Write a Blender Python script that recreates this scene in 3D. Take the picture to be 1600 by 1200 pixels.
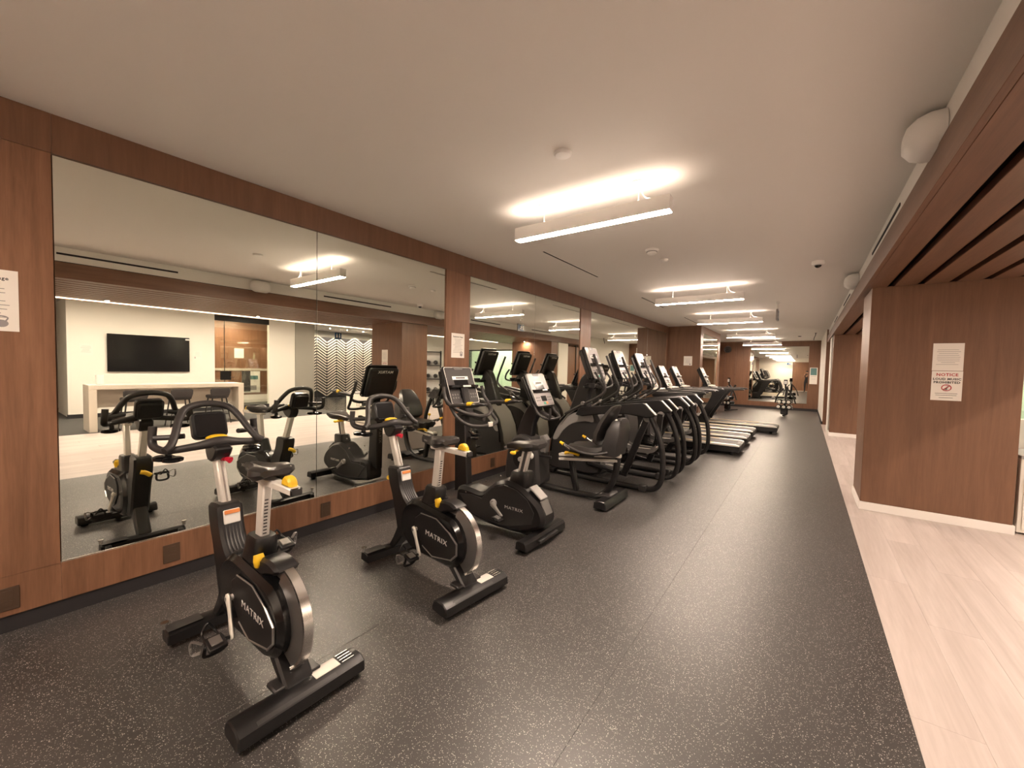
import bpy, math, random
from mathutils import Vector, Matrix
random.seed(7)
SC = bpy.context.scene
COL = SC.collection
for o in list(bpy.data.objects):
    bpy.data.objects.remove(o)

# ---------------------------------------------------------------- camera, world, exposure
CAMX, CAMZ, FPX = 3.4268, 1.5, 630.1
YAW, PITCH, ROLL = 0.6284, -0.0413, 0.0228
cam_data = bpy.data.cameras.new('camera')
cam_data.sensor_width = 36.0
cam_data.lens = 36.0 * FPX / 1600.0
cam_data.clip_start = 0.02
cam = bpy.data.objects.new('camera', cam_data)
COL.objects.link(cam)
_f = Vector((-math.sin(YAW) * math.cos(PITCH), math.cos(YAW) * math.cos(PITCH), math.sin(PITCH)))
_r = Vector((math.cos(YAW), math.sin(YAW), 0))
_u = _r.cross(_f)
_r2 = _r * math.cos(ROLL) + _u * math.sin(ROLL)
_u2 = _r2.cross(_f)
cam.matrix_world = Matrix(((_r2.x, _u2.x, -_f.x, CAMX), (_r2.y, _u2.y, -_f.y, 0.0),
                           (_r2.z, _u2.z, -_f.z, CAMZ), (0, 0, 0, 1)))
SC.camera = cam
world = bpy.data.worlds.new('world')
SC.world = world
world.use_nodes = True
world.node_tree.nodes['Background'].inputs[0].default_value = (1.0, 0.85, 0.7, 1)
world.node_tree.nodes['Background'].inputs[1].default_value = 0.02
SC.view_settings.view_transform = 'Standard'
SC.view_settings.look = 'None'
SC.view_settings.gamma = 1.0
SC.view_settings.use_curve_mapping = False
SC.view_settings.exposure = 3.3
SC.cycles.max_bounces = 9
SC.cycles.diffuse_bounces = 4
SC.cycles.glossy_bounces = 6
SC.cycles.caustics_reflective = True
SC.cycles.caustics_refractive = False
SC.cycles.sample_clamp_indirect = 6.0
LIGHT_COL = (1.0, 0.80, 0.645)
UP_STRENGTH, DOWN_STRENGTH = 2.1, 30.0

# ---------------------------------------------------------------- materials
def new_mat(name):
    m = bpy.data.materials.new(name)
    m.use_nodes = True
    nt = m.node_tree
    return m, nt, nt.nodes['Principled BSDF']

def plain(name, col, rough=0.5, metal=0.0, spec=0.5, coat=0.0, noise=0.0, nscale=40.0, bump=0.0):
    m, nt, b = new_mat(name)
    b.inputs['Base Color'].default_value = (*col, 1)
    b.inputs['Roughness'].default_value = rough
    b.inputs['Metallic'].default_value = metal
    b.inputs['Specular IOR Level'].default_value = spec
    b.inputs['Coat Weight'].default_value = coat
    if noise or bump:
        tc = nt.nodes.new('ShaderNodeTexCoord')
        n = nt.nodes.new('ShaderNodeTexNoise')
        n.inputs['Scale'].default_value = nscale
        n.inputs['Detail'].default_value = 3
        nt.links.new(tc.outputs['Object'], n.inputs['Vector'])
        if noise:
            mx = nt.nodes.new('ShaderNodeMixRGB')
            mx.inputs[1].default_value = (*[c * (1 - noise) for c in col], 1)
            mx.inputs[2].default_value = (*[min(1, c * (1 + noise)) for c in col], 1)
            nt.links.new(n.outputs['Fac'], mx.inputs[0])
            nt.links.new(mx.outputs[0], b.inputs['Base Color'])
        if bump:
            bp = nt.nodes.new('ShaderNodeBump')
            bp.inputs['Strength'].default_value = bump
            bp.inputs['Distance'].default_value = 0.002
            nt.links.new(n.outputs['Fac'], bp.inputs['Height'])
            nt.links.new(bp.outputs[0], b.inputs['Normal'])
    return m

def emit(name, col, strength):
    m, nt, b = new_mat(name)
    b.inputs['Base Color'].default_value = (0.8, 0.8, 0.8, 1)
    b.inputs['Emission Color'].default_value = (*col, 1)
    b.inputs['Emission Strength'].default_value = strength
    return m

def wood(name, c1, c2, rough=0.42, scale=1.0, axis='z', rand=False, coord='Object'):
    m, nt, b = new_mat(name)
    tc = nt.nodes.new('ShaderNodeTexCoord')
    mp = nt.nodes.new('ShaderNodeMapping')
    s = {'z': (9, 9, 0.55), 'y': (9, 0.55, 9), 'x': (0.55, 9, 9)}[axis]
    mp.inputs['Scale'].default_value = [k * scale for k in s]
    nt.links.new(tc.outputs[coord], mp.inputs['Vector'])
    n = nt.nodes.new('ShaderNodeTexNoise')
    n.inputs['Scale'].default_value = 1.6
    n.inputs['Detail'].default_value = 7
    n.inputs['Roughness'].default_value = 0.65
    n.inputs['Distortion'].default_value = 0.6
    nt.links.new(mp.outputs[0], n.inputs['Vector'])
    n2 = nt.nodes.new('ShaderNodeTexNoise')
    n2.inputs['Scale'].default_value = 14
    n2.inputs['Detail'].default_value = 4
    nt.links.new(mp.outputs[0], n2.inputs['Vector'])
    ad = nt.nodes.new('ShaderNodeMath'); ad.operation = 'MULTIPLY_ADD'
    nt.links.new(n2.outputs['Fac'], ad.inputs[0]); ad.inputs[1].default_value = 0.35
    nt.links.new(n.outputs['Fac'], ad.inputs[2])
    rp = nt.nodes.new('ShaderNodeValToRGB')
    rp.color_ramp.elements[0].position = 0.42; rp.color_ramp.elements[0].color = (*c1, 1)
    rp.color_ramp.elements[1].position = 0.92; rp.color_ramp.elements[1].color = (*c2, 1)
    nt.links.new(ad.outputs[0], rp.inputs[0])
    out = rp.outputs[0]
    if rand:
        oi = nt.nodes.new('ShaderNodeObjectInfo')
        hv = nt.nodes.new('ShaderNodeHueSaturation')
        mr = nt.nodes.new('ShaderNodeMapRange')
        mr.inputs[3].default_value = 0.95; mr.inputs[4].default_value = 1.04
        nt.links.new(oi.outputs['Random'], mr.inputs[0])
        nt.links.new(mr.outputs[0], hv.inputs['Value'])
        nt.links.new(out, hv.inputs['Color'])
        out = hv.outputs[0]
        va = nt.nodes.new('ShaderNodeVectorMath'); va.operation = 'ADD'
        nt.links.new(tc.outputs[coord], va.inputs[0])
        vs = nt.nodes.new('ShaderNodeVectorMath'); vs.operation = 'SCALE'
        vs.inputs[0].default_value = (31, 17, 5)
        nt.links.new(oi.outputs['Random'], vs.inputs['Scale'])
        nt.links.new(vs.outputs[0], va.inputs[1])
        nt.links.new(va.outputs[0], mp.inputs['Vector'])
    nt.links.new(out, b.inputs['Base Color'])
    b.inputs['Roughness'].default_value = rough
    bp = nt.nodes.new('ShaderNodeBump')
    bp.inputs['Strength'].default_value = 0.12
    bp.inputs['Distance'].default_value = 0.001
    nt.links.new(n2.outputs['Fac'], bp.inputs['Height'])
    nt.links.new(bp.outputs[0], b.inputs['Normal'])
    return m

def rubber_mat():
    m, nt, b = new_mat('speckled_rubber')
    tc = nt.nodes.new('ShaderNodeTexCoord')
    v = nt.nodes.new('ShaderNodeTexVoronoi'); v.inputs['Scale'].default_value = 205
    nz = nt.nodes.new('ShaderNodeTexNoise'); nz.inputs['Scale'].default_value = 60
    mixv = nt.nodes.new('ShaderNodeMixRGB'); mixv.inputs[0].default_value = 0.010
    nt.links.new(tc.outputs['Object'], mixv.inputs[1])
    nt.links.new(nz.outputs['Color'], mixv.inputs[2])
    nt.links.new(tc.outputs['Object'], nz.inputs['Vector'])
    nt.links.new(mixv.outputs[0], v.inputs['Vector'])
    # only some cells carry a fleck, and the fleck is small
    sep = nt.nodes.new('ShaderNodeSeparateColor')
    nt.links.new(v.outputs['Color'], sep.inputs[0])
    g = nt.nodes.new('ShaderNodeMath'); g.operation = 'GREATER_THAN'; g.inputs[1].default_value = 0.42
    nt.links.new(sep.outputs[0], g.inputs[0])
    sz = nt.nodes.new('ShaderNodeMath'); sz.operation = 'MULTIPLY'; sz.inputs[1].default_value = 0.42
    nt.links.new(sep.outputs[1], sz.inputs[0])
    l = nt.nodes.new('ShaderNodeMath'); l.operation = 'LESS_THAN'
    nt.links.new(v.outputs['Distance'], l.inputs[0]); nt.links.new(sz.outputs[0], l.inputs[1])
    mu = nt.nodes.new('ShaderNodeMath'); mu.operation = 'MULTIPLY'
    nt.links.new(g.outputs[0], mu.inputs[0]); nt.links.new(l.outputs[0], mu.inputs[1])
    big = nt.nodes.new('ShaderNodeTexNoise'); big.inputs['Scale'].default_value = 1.3; big.inputs['Detail'].default_value = 5
    nt.links.new(tc.outputs['Object'], big.inputs['Vector'])
    base = nt.nodes.new('ShaderNodeMixRGB')
    base.inputs[1].default_value = (0.037, 0.0345, 0.0325, 1); base.inputs[2].default_value = (0.054, 0.050, 0.0475, 1)
    nt.links.new(big.outputs['Fac'], base.inputs[0])
    mx = nt.nodes.new('ShaderNodeMixRGB'); mx.inputs[2].default_value = (0.50, 0.47, 0.44, 1)
    nt.links.new(mu.outputs[0], mx.inputs[0]); nt.links.new(base.outputs[0], mx.inputs[1])
    nt.links.new(mx.outputs[0], b.inputs['Base Color'])
    b.inputs['Roughness'].default_value = 0.40
    b.inputs['Specular IOR Level'].default_value = 0.75
    gr = nt.nodes.new('ShaderNodeTexNoise'); gr.inputs['Scale'].default_value = 260
    nt.links.new(tc.outputs['Object'], gr.inputs['Vector'])
    bp = nt.nodes.new('ShaderNodeBump'); bp.inputs['Strength'].default_value = 0.25; bp.inputs['Distance'].default_value = 0.002
    nt.links.new(gr.outputs['Fac'], bp.inputs['Height']); nt.links.new(bp.outputs[0], b.inputs['Normal'])
    return m

def mirror_mat(name, col):
    m, nt, b = new_mat(name)
    b.inputs['Base Color'].default_value = (*col, 1)
    b.inputs['Metallic'].default_value = 1.0
    b.inputs['Roughness'].default_value = 0.0
    b.inputs['Specular IOR Level'].default_value = 0.0
    return m

def glass_mat(name, col=(1, 1, 1), alpha=0.12, rough=0.02):
    m, nt, b = new_mat(name)
    tr = nt.nodes.new('ShaderNodeBsdfTransparent'); tr.inputs[0].default_value = (*col, 1)
    gl = nt.nodes.new('ShaderNodeBsdfGlossy'); gl.inputs['Roughness'].default_value = rough
    mx = nt.nodes.new('ShaderNodeMixShader'); mx.inputs[0].default_value = alpha
    nt.links.new(tr.outputs[0], mx.inputs[1]); nt.links.new(gl.outputs[0], mx.inputs[2])
    nt.links.new(mx.outputs[0], nt.nodes['Material Output'].inputs[0])
    return m

M = {}
M['wood_red'] = wood('reddish_oak', (0.150, 0.070, 0.036), (0.285, 0.140, 0.078), 0.36)
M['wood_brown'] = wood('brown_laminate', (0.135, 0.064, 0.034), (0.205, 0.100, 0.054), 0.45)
M['wood_slat'] = wood('slat_laminate', (0.12, 0.055, 0.03), (0.20, 0.10, 0.058), 0.45, axis='y')
M['vinyl'] = wood('vinyl_plank', (0.44, 0.375, 0.345), (0.64, 0.565, 0.53), 0.38, scale=0.45, axis='y', rand=True)
M['rubber'] = rubber_mat()
M['mirror'] = mirror_mat('mirror_silver', (0.90, 0.92, 0.84))
M['paint'] = plain('ceiling_paint', (0.80, 0.77, 0.73), 0.75, bump=0.15, nscale=120)
M['wallpaint'] = plain('cream_wall_paint', (0.82, 0.79, 0.72), 0.7)
M['greypaint'] = plain('grey_wall_paint', (0.34, 0.32, 0.28), 0.6)
M['darkgap'] = plain('dark_recess', (0.018, 0.014, 0.014), 0.8)
M['toe'] = plain('black_skirting', (0.022, 0.02, 0.022), 0.55)
M['base_white'] = plain('white_skirting', (0.82, 0.78, 0.74), 0.45)
M['carpet'] = plain('dark_carpet', (0.075, 0.072, 0.068), 0.9, noise=0.3, nscale=90)
M['tile_dark'] = plain('dark_polished_tile', (0.05, 0.048, 0.045), 0.18)
M['black'] = plain('black_plastic', (0.009, 0.0085, 0.009), 0.36, bump=0.06, nscale=300)
M['blackgloss'] = plain('gloss_black_plastic', (0.006, 0.006, 0.0065), 0.16)
M['blackmetal'] = plain('black_powder_coat', (0.010, 0.0095, 0.010), 0.32, bump=0.05, nscale=400)
M['charcoal'] = plain('charcoal_plastic', (0.026, 0.0245, 0.0245), 0.42, bump=0.05, nscale=300)
M['grip'] = plain('grip_rubber', (0.030, 0.027, 0.026), 0.48, bump=0.1, nscale=300)
M['greyplastic'] = plain('grey_plastic', (0.30, 0.29, 0.28), 0.4)
M['midgrey'] = plain('mid_grey_plastic', (0.14, 0.135, 0.13), 0.4)
M['silver'] = plain('silver_paint', (0.74, 0.71, 0.66), 0.34, metal=0.25)
M['alu'] = plain('brushed_aluminium', (0.72, 0.70, 0.67), 0.25, metal=1.0)
M['chrome'] = plain('chrome', (0.85, 0.84, 0.82), 0.08, metal=1.0)
M['steel'] = plain('dark_steel', (0.30, 0.29, 0.28), 0.32, metal=0.7)
M['clear'] = glass_mat('smoked_clear_guard', (0.62, 0.60, 0.58), 0.42, 0.38)
M['white'] = plain('white_plastic', (0.82, 0.80, 0.77), 0.35)
M['yellow'] = plain('yellow_plastic', (0.83, 0.52, 0.02), 0.4)
M['red'] = plain('red_plastic', (0.62, 0.02, 0.05), 0.35)
M['orange'] = plain('orange_print', (0.80, 0.28, 0.08), 0.5)
M['green'] = plain('green_button', (0.05, 0.42, 0.28), 0.4)
M['paper'] = plain('paper', (0.84, 0.80, 0.74), 0.7)
M['ink'] = plain('black_ink', (0.05, 0.045, 0.045), 0.7)
M['inkgrey'] = plain('grey_ink', (0.30, 0.28, 0.28), 0.7)
M['inkred'] = plain('red_ink', (0.42, 0.02, 0.03), 0.6)
M['letter'] = plain('pale_lettering', (0.62, 0.60, 0.58), 0.4)
M['screenoff'] = plain('dark_screen', (0.008, 0.008, 0.009), 0.12)
M['consoleface'] = plain('console_overlay', (0.04, 0.037, 0.036), 0.45)
M['consoleglare'] = plain('console_overlay_glare', (0.27, 0.245, 0.24), 0.3)  # overlay grey lightened to stand in for glare from the lights
M['bronze'] = plain('bronze_plate', (0.10, 0.062, 0.04), 0.45, metal=0.3)
M['teal'] = plain('teal_print', (0.10, 0.22, 0.22), 0.5)
M['blue'] = plain('blue_sign', (0.02, 0.07, 0.16), 0.4)
M['table'] = plain('pale_laminate', (0.62, 0.56, 0.48), 0.4)
M['stool'] = plain('dark_upholstery', (0.03, 0.026, 0.026), 0.7)
M['glass'] = glass_mat('door_glass', (0.93, 0.95, 0.92), 0.10)
M['glassgreen'] = glass_mat('partition_glass', (0.80, 0.90, 0.82), 0.12)
M['skin'] = plain('skin', (0.52, 0.30, 0.21), 0.5)
M['cloth'] = plain('dark_cloth', (0.022, 0.022, 0.027), 0.85)
M['hair'] = plain('dark_hair', (0.02, 0.014, 0.012), 0.6)
M['belt'] = plain('treadmill_belt', (0.045, 0.042, 0.042), 0.5, noise=0.2, nscale=200)
M['seatgrey'] = plain('seat_vinyl', (0.024, 0.022, 0.021), 0.34)
M['diff_down'] = emit('lamp_diffuser', LIGHT_COL, DOWN_STRENGTH)
M['diff_up'] = emit('lamp_uplight', LIGHT_COL, UP_STRENGTH)
M['strip'] = emit('led_strip', (1.0, 0.78, 0.55), 1.2)
M['downlight'] = emit('downlight_lens', (1.0, 0.80, 0.65), 240.0)
M['downlight_lounge'] = emit('lounge_downlight_lens', (1.0, 0.82, 0.68), 580.0)
M['panel_dim'] = emit('panel_light_dim', (0.95, 0.95, 0.75), 6.0)
M['panel_light'] = emit('panel_light', (1.0, 0.82, 0.62), 22.0)

# ---------------------------------------------------------------- mesh builder
def catmull(pts, sub, closed=False):
    pts = [Vector(p) for p in pts]
    n = len(pts)
    out = []
    rng = range(n) if closed else range(n - 1)
    for i in rng:
        if closed:
            p0, p1, p2, p3 = pts[i - 1], pts[i], pts[(i + 1) % n], pts[(i + 2) % n]
        else:
            p1, p2 = pts[i], pts[i + 1]
            p0 = pts[i - 1] if i else p1 * 2 - p2
            p3 = pts[i + 2] if i + 2 < n else p2 * 2 - p1
        for k in range(sub):
            t = k / sub
            out.append(0.5 * ((2 * p1) + (p2 - p0) * t + (2 * p0 - 5 * p1 + 4 * p2 - p3) * t * t
                              + (3 * p1 - p0 - 3 * p2 + p3) * t ** 3))
    if not closed:
        out.append(pts[-1])
    return out

def sm(pts, sub=3):
    return [(v.x, v.y) for v in catmull([(p[0], p[1], 0) for p in pts], sub, True)]

def rrect(w, h, r, n=4):
    out = []
    for cx, cy, a0 in ((w / 2 - r, h / 2 - r, 0), (-w / 2 + r, h / 2 - r, 90), (-w / 2 + r, -h / 2 + r, 180), (w / 2 - r, -h / 2 + r, 270)):
        for k in range(n + 1):
            a = math.radians(a0 + 90 * k / n)
            out.append((cx + r * math.cos(a), cy + r * math.sin(a)))
    return out

class MB:
    def __init__(s):
        s.v = []; s.f = []
    def add(s, vs, fs, T=None):
        o = len(s.v)
        for p in vs:
            p = Vector(p)
            s.v.append(tuple(T @ p) if T is not None else tuple(p))
        s.f += [tuple(i + o for i in f) for f in fs]
        return s
    def box(s, c, size, rot=None, ch=0.004, T=None):
        hx, hy, hz = size[0] / 2, size[1] / 2, size[2] / 2
        ch = min(ch, hx * .9, hy * .9, hz * .9)
        R = Matrix.Identity(3)
        if rot is not None:
            from mathutils import Euler
            R = Euler(rot).to_matrix() if not isinstance(rot, Matrix) else rot
        vs = []; idx = {}
        if ch <= 0:
            for sx in (-1, 1):
                for sy in (-1, 1):
                    for sz in (-1, 1):
                        vs.append((sx * hx, sy * hy, sz * hz))
            fs = [(0, 1, 3, 2), (4, 6, 7, 5), (0, 4, 5, 1), (2, 3, 7, 6), (0, 2, 6, 4), (1, 5, 7, 3)]
        else:
            for sx in (-1, 1):
                for sy in (-1, 1):
                    for sz in (-1, 1):
                        for a in range(3):
                            p = [sx * (hx - ch), sy * (hy - ch), sz * (hz - ch)]
                            p[a] += (sx, sy, sz)[a] * ch
                            idx[(sx, sy, sz, a)] = len(vs); vs.append(tuple(p))
            fs = []
            for a in range(3):
                b, c2 = (a + 1) % 3, (a + 2) % 3
                for sg in (-1, 1):
                    q = []
                    for sb, sc in ((-1, -1), (1, -1), (1, 1), (-1, 1)):
                        k = [0, 0, 0]; k[a] = sg; k[b] = sb; k[c2] = sc
                        q.append(idx[(*k, a)])
                    fs.append(tuple(q) if sg > 0 else tuple(reversed(q)))
                for sb in (-1, 1):          # edges along axis a
                    for sc in (-1, 1):
                        k0 = [0, 0, 0]; k1 = [0, 0, 0]
                        k0[a] = -1; k1[a] = 1
                        k0[b] = k1[b] = sb; k0[c2] = k1[c2] = sc
                        q = (idx[(*k0, b)], idx[(*k1, b)], idx[(*k1, c2)], idx[(*k0, c2)])
                        fs.append(q if sb * sc < 0 else tuple(reversed(q)))
            for sx in (-1, 1):
                for sy in (-1, 1):
                    for sz in (-1, 1):
                        q = tuple(idx[(sx, sy, sz, a)] for a in range(3))
                        fs.append(q if sx * sy * sz > 0 else tuple(reversed(q)))
        C = Vector(c)
        vs = [R @ Vector(p) + C for p in vs]
        return s.add(vs, fs, T)
    def bar(s, p0, p1, w, h, ch=0.004, up=(0, 1, 0)):
        """box beam from p0 to p1; w is its size along `up`, h across."""
        p0, p1 = Vector(p0), Vector(p1)
        d = (p1 - p0); L = d.length; d.normalize()
        u = Vector(up); u = (u - d * u.dot(d)).normalized()
        w3 = d.cross(u)
        R = Matrix((d, u, w3)).transposed()
        return s.box((p0 + p1) / 2, (L, w, h), R, ch)
    def ring(s, c, d, u, w, r, n, sx=1.0, sy=1.0):
        base = len(s.v)
        for k in range(n):
            a = 2 * math.pi * k / n
            s.v.append(tuple(c + u * (r * sx * math.cos(a)) + w * (r * sy * math.sin(a))))
        return base
    def tube(s, pts, r, n=10, sub=5, closed=False, flat=(1.0, 1.0), up=None, cap=True):
        k = len(pts)
        rad = r if isinstance(r, (list, tuple)) else [r] * k
        if sub > 1:
            P = catmull(pts, sub, closed)
            RR = [v.x for v in catmull([(q, 0, 0) for q in rad], sub, closed)]
        else:
            P = [Vector(p) for p in pts]; RR = list(rad)
        m = len(P)
        u = None; rings = []
        for i in range(m):
            if closed:
                d = P[(i + 1) % m] - P[i - 1]
            else:
                d = P[min(i + 1, m - 1)] - P[max(i - 1, 0)]
            if d.length < 1e-9: d = Vector((0, 0, 1))
            d.normalize()
            if u is None:
                ref = Vector(up) if up else (Vector((0, 0, 1)) if abs(d.z) < .9 else Vector((1, 0, 0)))
                u = (ref - d * ref.dot(d)).normalized()
            else:
                if up:
                    ref = Vector(up); t = ref - d * ref.dot(d)
                    u = t.normalized() if t.length > 1e-4 else u
                else:
                    u = (u - d * u.dot(d)).normalized()
            w = d.cross(u)
            rings.append(s.ring(P[i], d, u, w, RR[i], n, flat[0], flat[1]))
        for i in range(m if closed else m - 1):
            a, b = rings[i], rings[(i + 1) % m]
            for k2 in range(n):
                k3 = (k2 + 1) % n
                s.f.append((a + k2, a + k3, b + k3, b + k2))
        if cap and not closed:
            s.f.append(tuple(reversed(range(rings[0], rings[0] + n))))
            s.f.append(tuple(range(rings[-1], rings[-1] + n)))
        return s
    def cyl(s, p0, p1, r0, r1=None, n=16, ch=0.0):
        p0, p1 = Vector(p0), Vector(p1)
        r1 = r0 if r1 is None else r1
        if ch > 0:
            d = (p1 - p0).normalized()
            return s.tube([p0, p0 + d * ch, p1 - d * ch, p1], [r0 - ch, r0, r1, r1 - ch], n, 1)
        return s.tube([p0, p1], [r0, r1], n, 1)
    def prism(s, out, y0, y1, ch=0.006, plane='xz', T=None, taper=1.0):
        n = len(out)
        area = sum(out[i][0] * out[(i + 1) % n][1] - out[(i + 1) % n][0] * out[i][1] for i in range(n))
        if area < 0: out = list(reversed(out))
        ins = []
        for i in range(n):
            a, b, c = Vector(out[i - 1]), Vector(out[i]), Vector(out[(i + 1) % n])
            e1 = (b - a); e2 = (c - b)
            n1 = Vector((-e1.y, e1.x)); n2 = Vector((-e2.y, e2.x))
            if n1.length > 1e-9: n1.normalize()
            if n2.length > 1e-9: n2.normalize()
            nn = n1 + n2
            nn = nn.normalized() if nn.length > 1e-6 else n1
            ins.append(tuple(b + nn * ch))
        def put(p, y):
            if plane == 'xz': return (p[0], y, p[1])
            if plane == 'yz': return (y, p[0], p[1])
            return (p[0], p[1], y)
        sg = 1 if y1 > y0 else -1
        rows = ([(ins, y0), (out, y0 + sg * ch), (out, y1 - sg * ch), (ins, y1)] if ch > 0 else [(out, y0), (out, y1)])
        vs = [put(p, y) for o, y in rows for p in o]
        fs = []
        for r in range(len(rows) - 1):
            for i in range(n):
                j = (i + 1) % n
                fs.append((r * n + i, r * n + j, (r + 1) * n + j, (r + 1) * n + i))
        fs.append(tuple(reversed(range(n))))
        fs.append(tuple(range((len(rows) - 1) * n, len(rows) * n)))
        flip = (plane == 'xz') != (sg < 0)
        if flip: fs = [tuple(reversed(f)) for f in fs]
        return s.add(vs, fs, T)
    def lathe(s, prof, c=(0, 0, 0), axis='z', n=20):
        c = Vector(c); base = []
        for r, h in prof:
            b0 = len(s.v)
            for k in range(n):
                a = 2 * math.pi * k / n
                x, y = r * math.cos(a), r * math.sin(a)
                p = {'z': (x, y, h), 'y': (y, h, x), 'x': (h, x, y)}[axis]
                s.v.append(tuple(c + Vector(p)))
            base.append(b0)
        for i in range(len(prof) - 1):
            for k in range(n):
                k3 = (k + 1) % n
                s.f.append((base[i] + k, base[i] + k3, base[i + 1] + k3, base[i + 1] + k))
        s.f.append(tuple(reversed(range(base[0], base[0] + n))))
        s.f.append(tuple(range(base[-1], base[-1] + n)))
        return s
    def ell(s, c, r, nu=14, nv=9, R=None):
        c = Vector(c); b0 = len(s.v)
        R = R or Matrix.Identity(3)
        for j in range(1, nv):
            th = math.pi * j / nv
            for i in range(nu):
                ph = 2 * math.pi * i / nu
                s.v.append(tuple(c + R @ Vector((r[0] * math.sin(th) * math.cos(ph), r[1] * math.sin(th) * math.sin(ph), r[2] * math.cos(th)))))
        t = len(s.v); s.v.append(tuple(c + R @ Vector((0, 0, r[2])))); s.v.append(tuple(c - R @ Vector((0, 0, r[2]))))
        for j in range(nv - 2):
            for i in range(nu):
                i2 = (i + 1) % nu
                s.f.append((b0 + j * nu + i, b0 + (j + 1) * nu + i, b0 + (j + 1) * nu + i2, b0 + j * nu + i2))
        for i in range(nu):
            i2 = (i + 1) % nu
            s.f.append((t, b0 + i, b0 + i2))
            s.f.append((t + 1, b0 + (nv - 2) * nu + i2, b0 + (nv - 2) * nu + i))
        return s
    def loft(s, secs, cap=True):
        """secs: list of closed loops (same length) of 3-D points."""
        n = len(secs[0]); base = []
        for q in secs:
            base.append(len(s.v)); s.v += [tuple(p) for p in q]
        for a, b in zip(base, base[1:]):
            for k in range(n):
                k3 = (k + 1) % n
                s.f.append((a + k, a + k3, b + k3, b + k))
        if cap:
            s.f.append(tuple(reversed(range(base[0], base[0] + n)))); s.f.append(tuple(range(base[-1], base[-1] + n)))
        return s
    def mesh(s, name, mat):
        me = bpy.data.meshes.new(name)
        me.from_pydata(s.v, [], s.f)
        me.validate()
        import bmesh
        bm = bmesh.new(); bm.from_mesh(me)
        bmesh.ops.recalc_face_normals(bm, faces=bm.faces)
        bm.to_mesh(me); bm.free()
        me.polygons.foreach_set('use_smooth', [True] * len(me.polygons))
        me.set_sharp_from_angle(angle=math.radians(38))
        if mat is not None: me.materials.append(mat)
        return me
    def obj(s, name, mat, parent=None):
        mat = M[mat] if isinstance(mat, str) else mat
        o = bpy.data.objects.new(name, s.mesh(name, mat))
        COL.objects.link(o)
        if parent is not None: o.parent = parent
        return o

def tag(o, label=None, cat=None, group=None, kind=None):
    if label: o['label'] = label
    if cat: o['category'] = cat
    if group: o['group'] = group
    if kind: o['kind'] = kind
    return o

def thing(name, label, cat, loc=(0, 0, 0), rotz=0.0, group=None):
    o = bpy.data.objects.new(name, None)
    COL.objects.link(o)
    o.empty_display_size = 0.1
    o.location = loc; o.rotation_euler = (0, 0, rotz)
    return tag(o, label, cat, group)

def kids(o):
    return [c for c in bpy.data.objects if c.parent == o]

def dup(root, loc, rotz=0.0, label=None, group=None):
    tree = {}
    for c in bpy.data.objects:
        if c.parent: tree.setdefault(c.parent.name, []).append(c)
    r = root.copy(); COL.objects.link(r)
    r.location = loc; r.rotation_euler = (0, 0, rotz)
    if label: r['label'] = label
    if group: r['group'] = group
    for ch in tree.get(root.name, []):
        c = ch.copy(); COL.objects.link(c); c.parent = r
        for g in tree.get(ch.name, []):
            d = g.copy(); COL.objects.link(d); d.parent = c
    return r

def text(name, body, size, mat, parent, T, align='CENTER', depth=0.0008, bold=0.0, sx=1.0):
    cu = bpy.data.curves.new('lettering', 'FONT')
    cu.body = body; cu.size = size; cu.align_x = align; cu.align_y = 'CENTER'
    cu.extrude = depth; cu.offset = bold; cu.resolution_u = 2
    cu.space_character = 1.1
    tmp = bpy.data.objects.new('tmp', cu); COL.objects.link(tmp)
    dg = bpy.context.evaluated_depsgraph_get()
    me = bpy.data.meshes.new_from_object(tmp.evaluated_get(dg))
    bpy.data.objects.remove(tmp); bpy.data.curves.remove(cu)
    me.transform(T @ Matrix.Diagonal((sx, 1, 1, 1)))
    me.materials.clear(); me.materials.append(M[mat])
    me.name = name
    o = bpy.data.objects.new(name, me); COL.objects.link(o)
    if parent is not None: o.parent = parent
    return o

def frame(origin, right, up):
    """matrix whose local x is right, y is up, z faces the reader"""
    r = Vector(right).normalized(); u = Vector(up); u = (u - r * u.dot(r)).normalized(); n = r.cross(u)
    o = Vector(origin)
    return Matrix(((r.x, u.x, n.x, o.x), (r.y, u.y, n.y, o.y), (r.z, u.z, n.z, o.z), (0, 0, 0, 1)))

def slab(name, x0, x1, y0, y1, z0, z1, mat, kind=None, parent=None, ch=0.0):
    o = MB().box(((x0 + x1) / 2, (y0 + y1) / 2, (z0 + z1) / 2), (x1 - x0, y1 - y0, z1 - z0), ch=ch).obj(name, mat, parent)
    if kind: o['kind'] = kind
    return o
# ================================================================ THE ROOM
H = 2.84
ZB, ZM, ZT = 0.096, 0.313, 2.626
XM = 3.865            # edge of the rubber floor
XF = 3.91             # face of the timber fascia
YB, YE, YF = -2.2, 12.76, 20.2

floor = slab('floor', -0.6, 14.6, YB - .3, YF + .3, -0.10, -0.012, 'darkgap', 'structure')
xs = [-0.06, 0.28, 1.50, 2.72, XM]
for a, b in zip(xs, xs[1:]):
    slab('rubber_roll', a + .0004, b - .0004, YB, YF, -0.012, 0.0, 'rubber', None, floor, ch=0.0007)
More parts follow.
